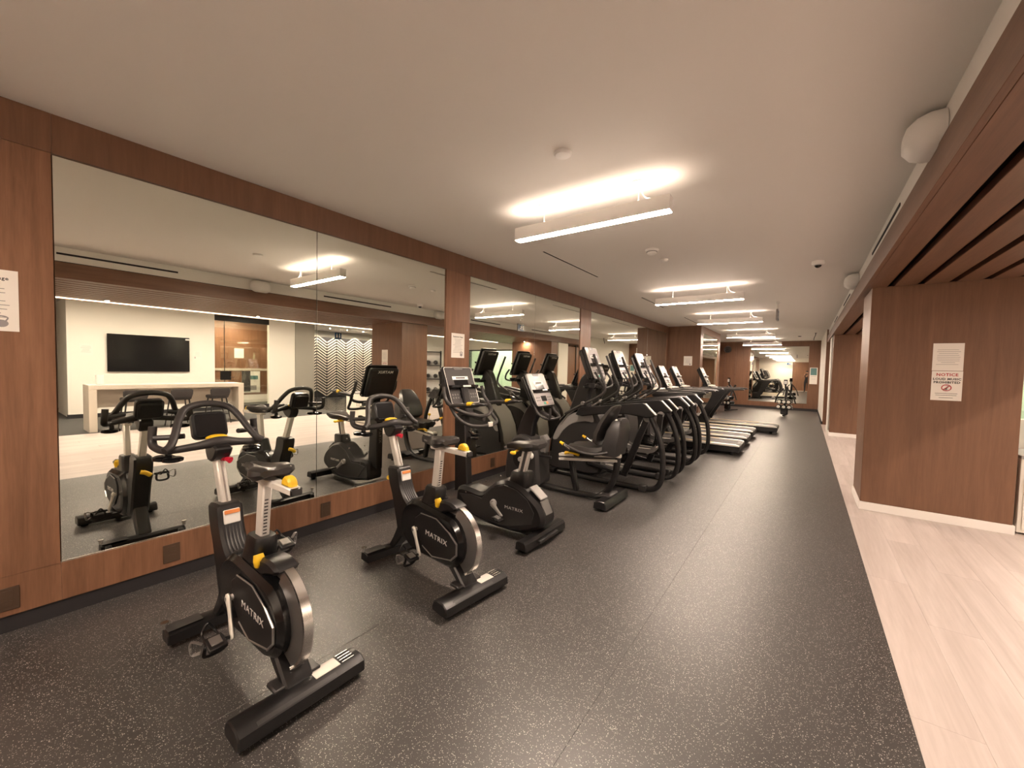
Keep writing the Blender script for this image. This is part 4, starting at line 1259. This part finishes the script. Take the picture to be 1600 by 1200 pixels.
    for s, a in ((-1, math.radians(20)), (1, math.radians(200))):
        cx, cz = .60 - O, .36
        x1, z1 = cx + .16 * math.cos(a), cz + .16 * math.sin(a)
        b = MB(); b.bar((cx, s * .17, cz), (x1, s * .18, z1), .02, .035, .006).cyl((cx, s * .14, cz), (cx, s * .185, cz), .03, n=14, ch=.004)
        ca = b.obj('crank_arm', 'greyplastic', t)
        MB().ell((x1 + .02, s * .20, z1 + .02), (.045, .03, .045), 12, 8).obj('pedal_cap', 'white', ca)
        pedal(t, (x1, s * .19, z1), s, False)
    MB().bar(P(.82, -.09, .42), P(1.0, -.09, .43), .02, .03, .004).cyl(P(.80, -.09, .42), P(.84, -.09, .42), .02, n=10).obj('step_bar', 'black', t)
    b = MB(); b.prism(X([(1.66, .025), (1.665, .09), (1.70, .11), (1.78, .11), (1.80, .085), (1.805, .025)]), -.325, .325, .006)
    rb = b.obj('rear_stabiliser', 'blackmetal', t)
    MB().prism(X([(1.58, .08), (1.64, .125), (1.74, .125), (1.76, .11)]), -.13, .13, .006).obj('foot_cover', 'charcoal', rb)
    b = MB()
    for s in (-1, 1): b.cyl(P(1.74, s * .27, 0), P(1.74, s * .27, .03), .024, n=12)
    b.obj('rubber_foot', 'blackgloss', rb)
    b = MB(); b.prism(X([(.40, .01), (.41, .07), (.52, .07), (.53, .01)]), -.28, .28, .006)
    b.obj('front_stabiliser', 'blackmetal', t)
    return t
recumbent_bike('black recumbent bike with padded seat and aluminium seat rail before the ellipticals', (1.25, 4.27, 0))

# ================================================================ SUSPENSION ELLIPTICAL
def elliptical(label, loc, group=None):
    t = thing('elliptical_trainer', label, 'elliptical trainer', loc, 0, group)
    O = 1.25
    P = lambda x, y, z: (x - O, y, z)
    X = lambda pts: [(a - O, z) for a, z in pts]
    b = MB()
    b.prism(sm(X([(.44, .06), (.42, .30), (.47, .55), (.58, .76), (.76, .90), (.98, .96), (1.12, .93), (1.22, .74), (1.24, .45), (1.22, .08), (.85, .05)]), 4), -.235, .235, .035)
    sh = b.obj('drive_shroud', 'charcoal', t)
    for s in (-1, 1):
        b = MB()
        b.prism(sm(X([(.49, .50), (.60, .71), (.76, .85), (.97, .925), (1.08, .90), (1.12, .78), (1.0, .78), (.80, .73), (.66, .62), (.56, .48)]), 3), s * .233, s * .243, .006)
        b.obj('upper_band', 'greyplastic', sh)  # lighter grey band, brightened further in place of reflected light
        b = MB()
        b.tube([P(.46, s * .238, .30), P(.49, s * .238, .52), P(.60, s * .238, .74), P(.77, s * .238, .885), P(.98, s * .238, .945)], .014, 8, 5)
        b.obj('edge_rail', 'blackgloss', sh)
    b = MB()
    S = []
    for x, z, nx, nz in ((.437, .18, -1, 0), (.432, .34, -1, .1), (.470, .54, -.9, .35), (.578, .755, -.75, .6), (.70, .865, -.5, .85)):
        L = math.hypot(nx, nz); nx /= L; nz /= L
        S.append([P(x + nx * d, y, z + nz * d) for d, y in ((.006, -.19), (.022, -.16), (.022, .16), (.006, .19), (-.01, .19), (-.01, -.19))])
    b.loft(S).obj('front_cover', 'greyplastic', sh)
    # mast
    b = MB()
    b.prism(sm(X([(.66, .84), (.72, 1.10), (.82, 1.36), (.90, 1.44), (1.0, 1.42), (1.0, 1.30), (.94, 1.08), (.94, .88)]), 3), -.07, .07, .02)
    b.obj('mast', 'black', t)
    console(t, (.92 - O, 1.815), (1.10 - O, 1.36), .42, .11, 'consoleglare')
    b = MB()
    b.lathe([(.04, 0), (.06, .01), (.062, .06), (.05, .065)], P(1.03, -.17, 1.24), 'z', 14).lathe([(.04, 0), (.06, .01), (.062, .06), (.05, .065)], P(1.03, .17, 1.24), 'z', 14)
    b.box(P(.98, 0, 1.26), (.12, .36, .05), ch=.015)
    b.obj('bottle_tray', 'black', t)
    b = MB()
    b.tube([P(1.10, -.19, 1.46), P(1.17, -.20, 1.36), P(1.20, -.16, 1.27), P(1.17, 0, 1.24), P(1.20, .16, 1.27), P(1.17, .20, 1.36), P(1.10, .19, 1.46)], .016, 10, 5)
    b.bar(P(.98, 0, 1.26), P(1.17, 0, 1.24), .05, .04, .008)
    b.obj('fixed_handlebar', 'grip', t)
    for s in (-1, 1):
        # moving arm
        dz = .05 * s
        b = MB()
        q = .07 if s < 0 else 0.0
        b.tube([P(1.05 + q, s * .30, 1.70), P(1.11 + q, s * .30, 1.56), P(1.18 + q, s * .30, 1.40), P(1.24 + q * .8, s * .30, 1.27), P(1.24 + q * .6, s * .30, 1.19), P(1.14 + q * .4, s * .30, 1.11), P(.99, s * .29, 1.02), P(.84, s * .28, .94), P(.70, s * .27, .86)],
               [.018, .019, .019, .019, .019, .018, .018, .018, .018], 10, 4)
        ma = b.obj('moving_handlebar', 'grip', t)
        MB().cyl(P(.98, s * .31, 1.03), P(.98, s * .27, 1.03), .028, n=14, ch=.004).obj('pivot_joint', 'steel', ma)
        b = MB()
        b.tube([P(1.00, s * .235, 1.04), P(.92, s * .25, .98), P(.75, s * .25, .86), P(.62, s * .25, .70)], .012, 8, 4)
        b.obj('link_rod', 'steel', t)
        # side arm cover; silver strip stands in for the glint on its cut end
        b = MB()
        b.prism(X([(.92, .88), (.98, .985), (1.30, 1.025), (1.60, 1.07), (1.825, 1.095), (1.86, 1.08), (1.985, .955), (1.965, .935), (1.88, .92), (1.62, .945), (1.30, .915), (1.02, .865)]), s * .30, s * .40, .012)
        ac = b.obj('side_cover', 'black', t)
        MB().bar(P(1.85, s * .35, 1.092), P(1.985, s * .35, .960), .050, .010, .002).obj('edge_glint', 'silver', ac)
        MB().cyl(P(1.90, s * .35, .93), P(1.94, s * .35, .90), .028, n=12).obj('tube_collar', 'greyplastic', ac)
        # rear leg and base rail
        b = MB()
        b.tube([P(1.92, s * .35, .93), P(2.00, s * .355, .78), P(2.06, s * .36, .60), P(2.085, s * .36, .40), P(2.08, s * .36, .20), P(2.02, s * .355, .08), P(1.90, s * .35, .038), P(1.60, s * .345, .036), P(1.10, s * .33, .036), P(.62, s * .30, .036)], .034, 12, 5)
        fr = b.obj('side_frame', 'blackmetal', t)
        MB().box(P(1.86, s * .35, .045), (.10, .085, .085), ch=.01).obj('foot_clamp', 'charcoal', fr)
        # pedals hung from a swing arm
        px, pz = ((1.42, .20), (1.66, .42))[0 if s < 0 else 1]
        b = MB()
        S = []
        for x, w, up in ((-.20, .05, .05), (-.17, .075, .02), (-.05, .085, .0), (.10, .085, .0), (.17, .08, .02), (.20, .06, .06)):
            S.append([P(px + x, s * .17 + q[0] * w, pz + q[1] + up) for q in ((1, .035), (.86, .035), (.8, .006), (-.8, .006), (-.86, .035), (-1, .035), (-.95, -.03), (.95, -.03))])
        b.loft(S)
        pd = b.obj('foot_pedal', 'midgrey', t)
        MB().tube([P(px - .10, s * .17 - .085, pz + .036), P(px + .12, s * .17 - .08, pz + .036), P(px + .19, s * .17 - .05, pz + .055), P(px + .205, s * .17, pz + .062), P(px + .19, s * .17 + .05, pz + .055), P(px + .12, s * .17 + .08, pz + .036), P(px - .10, s * .17 + .085, pz + .036)], .006, 6, 4).obj('pedal_rim', 'silver', pd)
        b = MB()
        b.bar(P(1.86, s * .28, .92), P(px + .16, s * .275, pz - .05), .035, .085, .01)
        b.bar(P(px + .20, s * .27, pz - .05), P(px - .35, s * .265, pz + .02), .04, .05, .01)
        b.box(P(px, s * .20, pz - .045), (.16, .16, .03), ch=.006)
        b.bar(P(px - .35, s * .262, pz + .02), P(.95, s * .25, .45), .03, .06, .008)
        sw = b.obj('swing_arm', 'blackmetal', t)
        MB().cyl(P(1.86, s * .265, .90), P(1.86, s * .30, .90), .045, n=16, ch=.005).obj('arm_bearing', 'greyplastic', sw)
    MB().box(P(.52, 0, .036), (.09, .66, .06), ch=.008).obj('cross_member', 'blackmetal', t)
    MB().box(P(1.18, 0, .036), (.07, .62, .055), ch=.008).obj('cross_member', 'blackmetal', t)
    return t
e1 = elliptical('nearest elliptical trainer, just beyond the recumbent bike', (1.25, 5.32, 0), 'ellipticals in a row')
dup(e1, (1.25, 6.36, 0), 0, 'middle elliptical trainer of the row of three')
dup(e1, (1.25, 7.40, 0), 0, 'elliptical trainer next to the nearest treadmill')

# ================================================================ TREADMILL  (local x = room x minus 1.25)
def treadmill(label, loc, group=None):
    t = thing('treadmill', label, 'treadmill', loc, 0, group)
    O = 1.25
    P = lambda x, y, z: (x - O, y, z)
    X = lambda pts: [(a - O, z) for a, z in pts]
    b = MB()
    b.prism(X([(.80, .06), (.80, .17), (2.40, .17), (2.52, .16), (2.53, .10), (2.44, .055)]), -.36, .36, .010)
    dk = b.obj('deck', 'black', t)
    MB().box(P(1.62, 0, .176), (1.78, .53, .012), ch=.004).obj('belt', 'belt', dk)
    for s in (-1, 1):
        MB().prism(X([(.86, .168), (.87, .198), (2.46, .200), (2.52, .185), (2.525, .165)]), s * .285, s * .372, .006).obj('side_rail', 'silver', dk)
        MB().bar(P(.95, s * .30, .200), P(2.1, s * .30, .2015), .014, .003, 0).obj('caution_stripe', 'yellow', dk)
    MB().prism(X([(2.44, .07), (2.45, .19), (2.53, .175), (2.545, .12), (2.52, .05)]), -.355, .355, .008).obj('rear_roller_cover', 'charcoal', dk)
    b = MB()
    for s in (-1, 1): b.cyl(P(2.40, s * .30, 0), P(2.40, s * .30, .06), .03, n=12).cyl(P(.95, s * .28, .035), P(.95, s * .33, .035), .035, n=14)
    b.obj('rubber_foot', 'blackgloss', dk)
    b = MB()
    b.prism(sm(X([(.36, .05), (.35, .16), (.44, .27), (.62, .32), (.80, .29), (.92, .21), (.94, .08), (.80, .04)]), 3), -.40, .40, .03)
    b.obj('motor_hood', 'black', t)
    for s in (-1, 1):
        b = MB()
        b.prism(sm(X([(.74, .06), (.88, .08), (1.02, .36), (1.20, .68), (1.32, .88), (1.41, 1.00), (1.37, 1.06), (1.02, 1.05), (.98, 1.0), (1.06, .92), (.92, .60), (.74, .25)]), 3), s * .375, s * .435, .012)
        b.obj('upright', 'black', t)
        b = MB()
        b.prism(sm(X([(.76, 1.06), (.83, 1.10), (1.20, 1.085), (1.66, 1.095), (1.77, 1.085), (1.80, 1.065), (1.75, 1.045), (1.30, 1.03), (.83, 1.03)]), 3), s * .36, s * .44, .010)
        hr = b.obj('handrail', 'charcoal', t)
        MB().bar(P(1.05, s * .40, 1.094), P(1.71, s * .40, 1.096), .05, .006, .002).obj('grip_pad', 'greyplastic', hr)
    b = MB()
    b.prism(X([(.78, 1.02), (.78, 1.10), (1.0, 1.12), (1.08, 1.08), (1.06, 1.03)]), -.38, .38, .012)
    cr = b.obj('front_crossbar', 'black', t)
    MB().box(P(.98, 0, 1.13), (.10, .40, .03), (0, .2, 0), ch=.01).obj('cup_tray', 'silver', cr)
    MB().cyl(P(.98, -.29, 1.10), P(.98, -.29, 1.14), .05, n=16, ch=.005).cyl(P(.98, .29, 1.10), P(.98, .29, 1.14), .05, n=16, ch=.005).obj('cup_holder', 'silver', cr)
    MB().prism(X([(.78, 1.05), (.76, 1.16), (.90, 1.20), (.94, 1.08)]), -.13, .13, .015).obj('console_neck', 'black', t)
    console(t, (.69 - O, 1.625), (.915 - O, 1.15), .46, .10, 'consoleglare')
    return t
t1 = treadmill('nearest treadmill, next to the ellipticals', (1.25, 8.54, 0), 'treadmills along the mirror wall')
dup(t1, (1.25, 9.66, 0), 0, 'second of the three close-set treadmills', 'treadmills along the mirror wall')
dup(t1, (1.25, 10.82, 0), 0, 'third of the three close-set treadmills, before the gap', 'treadmills along the mirror wall')
dup(t1, (1.64, 12.12, 0), 0, 'farthest treadmill, set apart before the brown end wall', 'treadmills along the mirror wall')

# ================================================================ FAR EXERCISE MACHINES
def weight_machine(label, loc, rotz):
    t = thing('exercise_machine', label, 'exercise machine', loc, rotz)
    MB().bar((0, -.33, .025), (0, .33, .025), .04, .05, .006).obj('base_bar', 'blackmetal', t)
    b = MB(); b.bar((0, 0, .04), (.62, 0, .06), .07, .05, .01).bar((.62, -.2, .03), (.62, .2, .03), .04, .05, .006)
    b.obj('spine', 'blackmetal', t)
    b = MB()
    b.tube([(.10, 0, .06), (.22, 0, .5), (.38, 0, .85), (.48, 0, 1.0)], .04, 10, 4)
    b.obj('post', 'blackmetal', t)
    b = MB(); b.box((.12, 0, .18), (.14, .22, .22), ch=.03); b.obj('pedestal', 'black', t)
    for z, w in ((.34, .23), (.52, .20)):
        b = MB(); b.box((.10, 0, z - .05), (.22, w * 2.1, .03), ch=.01); b.obj('rack_shelf', 'black', t)
        for k in (-1, 0, 1):
            r = MB(); r.tube([(-.02, k * w * .68, z), (.02, k * w * .68, z + .005), (.20, k * w * .68, z + .01), (.24, k * w * .68, z)], [.05, .075, .075, .05], 14, 3)
            o = r.obj('weight_head', 'blackgloss', t)
            MB().cyl((-.035, k * w * .68, z), (-.015, k * w * .68, z), .05, n=12, ch=.006).obj('steel_face', 'silver', o)
    for s in (-1, 1):
        b = MB(); b.tube([(.16, s * .05, .98), (.16, s * .13, .88), (.18, s * .24, .70), (.22, s * .30, .46)], .022, 8, 4)
        b.obj('side_arm', 'blackmetal', t)
    b = MB(); b.bar((.30, 0, .93), (.18, 0, 1.02), .05, .05, .01).bar((.17, 0, .98), (.15, 0, 1.14), .05, .03, .006); b.obj('neck', 'blackmetal', t)
    c = MB().box((.14, 0, 1.20), (.03, .11, .17), ch=.008).obj('console', 'blackgloss', t)
    MB().box((.123, 0, 1.19), (.004, .085, .11), ch=0).obj('display', 'white', c)
    MB().cyl((.28, .35, .62), (.28, .42, .62), .05, n=14, ch=.006).bar((.24, .25, .6), (.28, .36, .62), .03, .03).obj('side_weight', 'steel', t)
    return t
weight_machine('small dark exercise machine with rounded weights standing left of the big far mirror', (.98, 17.3, 0), math.radians(55))
weight_machine('small dark exercise machine with rounded weights in front of the big far mirror', (2.86, 16.85, 0), math.radians(82))
t = thing('wall_fan', 'dark wall mounted fan at the top of the far wall, left of the big mirror', 'fan', (.62, YF - .04, 2.50))
MB().bar((0, .02, -.02), (0, -.22, .0), .04, .04).obj('bracket', 'steel', t)
fh = MB().lathe([(.06, -.02), (.13, -.05), (.15, -.09), (.13, -.13), (.05, -.15)], (0, -.14, .0), 'y', 20).obj('fan_head', 'blackmetal', t)
b = MB()
for r_ in (.05, .09, .13):
    b.tube([(r_ * math.cos(a * .3927), -.292, r_ * math.sin(a * .3927)) for a in range(16)], .004, 5, 1, True)
b.obj('grille', 'steel', fh)

# ================================================================ LOUNGE (seen in the mirrors)
tv = thing('television', 'large black wall television on the cream lounge wall, reflected in the nearest mirror', 'television', (EX - .03, 3.10, 1.645))
MB().box((0, 0, 0), (.05, 1.70, .97), ch=.006).obj('bezel', 'blackgloss', tv)
MB().box((-.026, 0, .005), (.003, 1.65, .92), ch=0).obj('screen', 'screenoff', tv)
MB().box((.02, 0, 0), (.02, .5, .4), ch=0).obj('wall_mount', 'blackmetal', tv)
MB().box((-.028, .80, .43), (.002, .09, .04), ch=0).obj('sticker', 'white', tv)
tb = thing('counter_table', 'long pale counter-height table with slab ends under the television', 'table', (8.35, 2.89, 0))
MB().box((0, 0, .905), (.62, 2.74, .09), ch=.004).obj('table_top', 'table', tb)
for s in (-1, 1):
    MB().box((0, s * 1.31, .43), (.62, .12, .86), ch=.004).obj('slab_leg', 'table', tb)
MB().box((.12, 0, .66), (.04, 2.5, .40), ch=.003).obj('modesty_panel', 'table', tb)
tag(MB().lathe([(.05, 0), (.06, .01), (.065, .18), (.06, .20), (.05, .20), (.05, .03)]).obj('white_pot', 'white'), 'white cylindrical pot on the left end of the pale counter table', 'pot').location = (8.3, 1.72, .95)
def stool(label, loc):
    t = thing('bar_stool', label, 'stool', loc, 0, 'stools under the counter table')
    b = MB()
    b.loft([[(p[0] * s, p[1] * s, z) for p in rrect(.40, .40, .10, 4)] for z, s in ((.60, .86), (.62, .98), (.66, 1.0), (.68, .94))])
    b.obj('seat', 'stool', t)
    b = MB()
    b.loft([[(-.19 - d + p[0], p[1], z) for p in rrect(.05, w, .02, 3)] for z, w, d in ((.66, .36, 0), (.74, .40, .01), (.82, .40, .02), (.845, .34, .02))])
    b.obj('backrest', 'stool', t)
    for sx in (-1, 1):
        for sy in (-1, 1):
            MB().tube([(sx * .14, sy * .14, .61), (sx * .21, sy * .21, 0)], [.016, .011], 8, 1).obj('leg', 'blackmetal', t)
    MB().tube([(.185, .185, .22), (-.185, .185, .22), (-.185, -.185, .22), (.185, -.185, .22)], .008, 6, 1, True).obj('footrest', 'blackmetal', t)
    return t
s0 = stool('dark bar stool under the counter table, nearest the wall end with the pot', (8.02, 2.18, 0))
dup(s0, (8.02, 2.95, 0), 0, 'middle dark bar stool under the counter table')
dup(s0, (8.02, 3.68, 0), 0, 'dark bar stool under the counter table, nearest the glass door')
kb = thing('kettlebell', 'dark kettlebell on the floor behind the glass door', 'kettlebell', (11.5, 5.33, 0))
MB().ell((0, 0, .12), (.11, .11, .12), 16, 10).obj('bell', 'blackmetal', kb)
MB().tube([(0, -.07, .19), (0, -.085, .27), (0, -.04, .31), (0, .04, .31), (0, .085, .27), (0, .07, .19)], .016, 8, 4).obj('handle', 'blackmetal', kb)
cab = thing('white_cabinet', 'low white cabinet behind the brown column at the right picture edge', 'cabinet', (5.70, 6.29, 0))
MB().box((0, 0, .38), (1.13, .6, .72), ch=.004).obj('carcass', 'wallpaint', cab)
MB().box((0, 0, .75), (1.14, .64, .03), ch=.004).obj('top', 'greyplastic', cab)
for k in (-1, 1):
    d = MB().box((k * .272, -.305, .38), (.53, .02, .66), ch=.003).obj('door', 'wallpaint', cab)
    MB().bar((k * .05, -.33, .42), (k * .05, -.33, .56), .012, .012).obj('handle', 'alu', d)
MB().box((0, .02, .015), (1.0, .52, .03), ch=0).obj('plinth', 'toe', cab)
rk = thing('training_rack', 'dark training rack with round weights beyond the brown column, seen in the mirror', 'rack', (9.0, 11.3, 0), .9)
for s in (-1, 1):
    MB().bar((0, s * .5, 0), (0, s * .5, 2.1), .06, .06).obj('post', 'blackmetal', rk)
    MB().bar((-.3, s * .5, .03), (.3, s * .5, .03), .06, .06).obj('foot', 'blackmetal', rk)
for z in (.4, .95, 1.5, 2.05):
    MB().box((0, 0, z), (.34, 1.0, .03)).obj('shelf', 'blackmetal', rk)
MB().box((.16, 0, 1.05), (.02, .96, 2.0), ch=0).obj('back_panel', 'white', rk)
for z in (.46, 1.01, 1.56):
    for y in (-.3, 0, .3):
        MB().tube([(-.16, y, z + .07), (0, y, z + .07), (.13, y, z + .07)], [.07, .09, .07], 14, 3).obj('weight_roll', 'black', rk)

# ================================================================ PHOTOGRAPHER (appears in the far mirror)
def person():
    t = thing('person', 'person in dark clothes holding up a phone, reflected in the far mirror', 'person', (3.52, -.36, 0), YAW * .55)
    # local +y is the viewing direction; one continuous skinned body
    J = {'pel': (0, 0, .95, .135), 'spn': (0, -.01, 1.12, .125), 'chs': (0, -.01, 1.30, .145), 'nek': (0, -.01, 1.475, .062), 'hd0': (0, .015, 1.56, .072), 'hd1': (0, .02, 1.64, .088), 'hd2': (0, .015, 1.71, .070)}
    E_ = [('pel', 'spn'), ('spn', 'chs'), ('chs', 'nek'), ('nek', 'hd0'), ('hd0', 'hd1'), ('hd1', 'hd2')]
    for s, n in ((-1, 'l'), (1, 'r')):
        J.update({n + 'hip': (s * .095, 0, .90, .10), n + 'kne': (s * .11, .02, .50, .062), n + 'ank': (s * .12, -.02, .09, .042), n + 'toe': (s * .14, .13, .035, .034),
                  n + 'sho': (s * .17, -.01, 1.41, .066), n + 'elb': (s * .26, .045, 1.20, .045), n + 'wri': (s * .11, .215, 1.40, .029), n + 'pal': (s * .085, .235, 1.455, .030)})
        E_ += [('pel', n + 'hip'), (n + 'hip', n + 'kne'), (n + 'kne', n + 'ank'), (n + 'ank', n + 'toe'), ('chs', n + 'sho'), (n + 'sho', n + 'elb'), (n + 'elb', n + 'wri'), (n + 'wri', n + 'pal')]
    keys = list(J)
    me = bpy.data.meshes.new('body')
    me.from_pydata([J[k][:3] for k in keys], [(keys.index(a), keys.index(b)) for a, b in E_], [])
    o = bpy.data.objects.new('tmp_body', me); COL.objects.link(o)
    md = o.modifiers.new('skin', 'SKIN'); md.use_smooth_shade = True
    sv = me.skin_vertices[0].data
    for i, k in enumerate(keys):
        sv[i].radius = (J[k][3], J[k][3] * (.72 if k in ('pel', 'spn', 'chs') else 1)); sv[i].use_root = (k == 'pel')
    ss = o.modifiers.new('sub', 'SUBSURF'); ss.levels = 2; ss.render_levels = 2
    dg = bpy.context.evaluated_depsgraph_get()
    m2 = bpy.data.meshes.new_from_object(o.evaluated_get(dg))
    bpy.data.objects.remove(o)
    m2.name = 'body'; m2.materials.clear()
    for k in ('cloth', 'skin', 'black'): m2.materials.append(M[k])
    for p in m2.polygons:
        c = p.center
        skin = c.z > 1.47 or (c.y > .075 and c.z > 1.15)
        p.material_index = 1 if skin else (2 if c.z < .10 else 0)
        p.use_smooth = True
    body = bpy.data.objects.new('body', m2); COL.objects.link(body); body.parent = t
    b = MB(); b.ell((0, -.008, 1.685), (.087, .10, .085), 16, 10).obj('hair', 'hair', t)
    b = MB(); b.tube([(0, .10, 1.655), (0, .125, 1.615), (0, .10, 1.605)], .012, 6, 3); b.obj('nose', 'skin', t)
    b = MB()
    for s in (-1, 1): b.ell((s * .032, .098, 1.655), (.013, .008, .008), 8, 6)
    b.obj('eyes', 'white', t)
    MB().ell((0, .098, 1.572), (.026, .008, .008), 8, 6).obj('mouth', 'inkred', t)
    for s in (-1, 1):
        MB().ell((s * .085, .005, 1.635), (.012, .022, .032), 8, 6).obj('ear', 'skin', t)
        b = MB()
        for k in range(4):
            z = 1.455 + .021 * k
            b.tube([(s * .085, .235, 1.45 + .012 * k), (s * .092, .262, z), (s * .084, .282, z + .004), (s * .070, .286, z + .004)], [.010, .009, .008, .007], 8, 3)
        b.tube([(s * .080, .235, 1.445), (s * .062, .250, 1.462), (s * .055, .255, 1.49)], [.011, .010, .008], 8, 3)
        b.obj('fingers', 'skin', t)
    return t
person()
ph = thing('mobile_phone', 'dark mobile phone held up by the photographer', 'phone', (3.487, -.078, 1.485), YAW)
MB().box((0, 0, 0), (.150, .008, .074), ch=.003).obj('phone_body', 'blackgloss', ph)
MB().box((0, -.0045, 0), (.142, .001, .068), ch=0).obj('screen', 'screenoff', ph)
MB().box((.055, .0055, .018), (.03, .003, .03), ch=.001).obj('camera_bump', 'charcoal', ph)
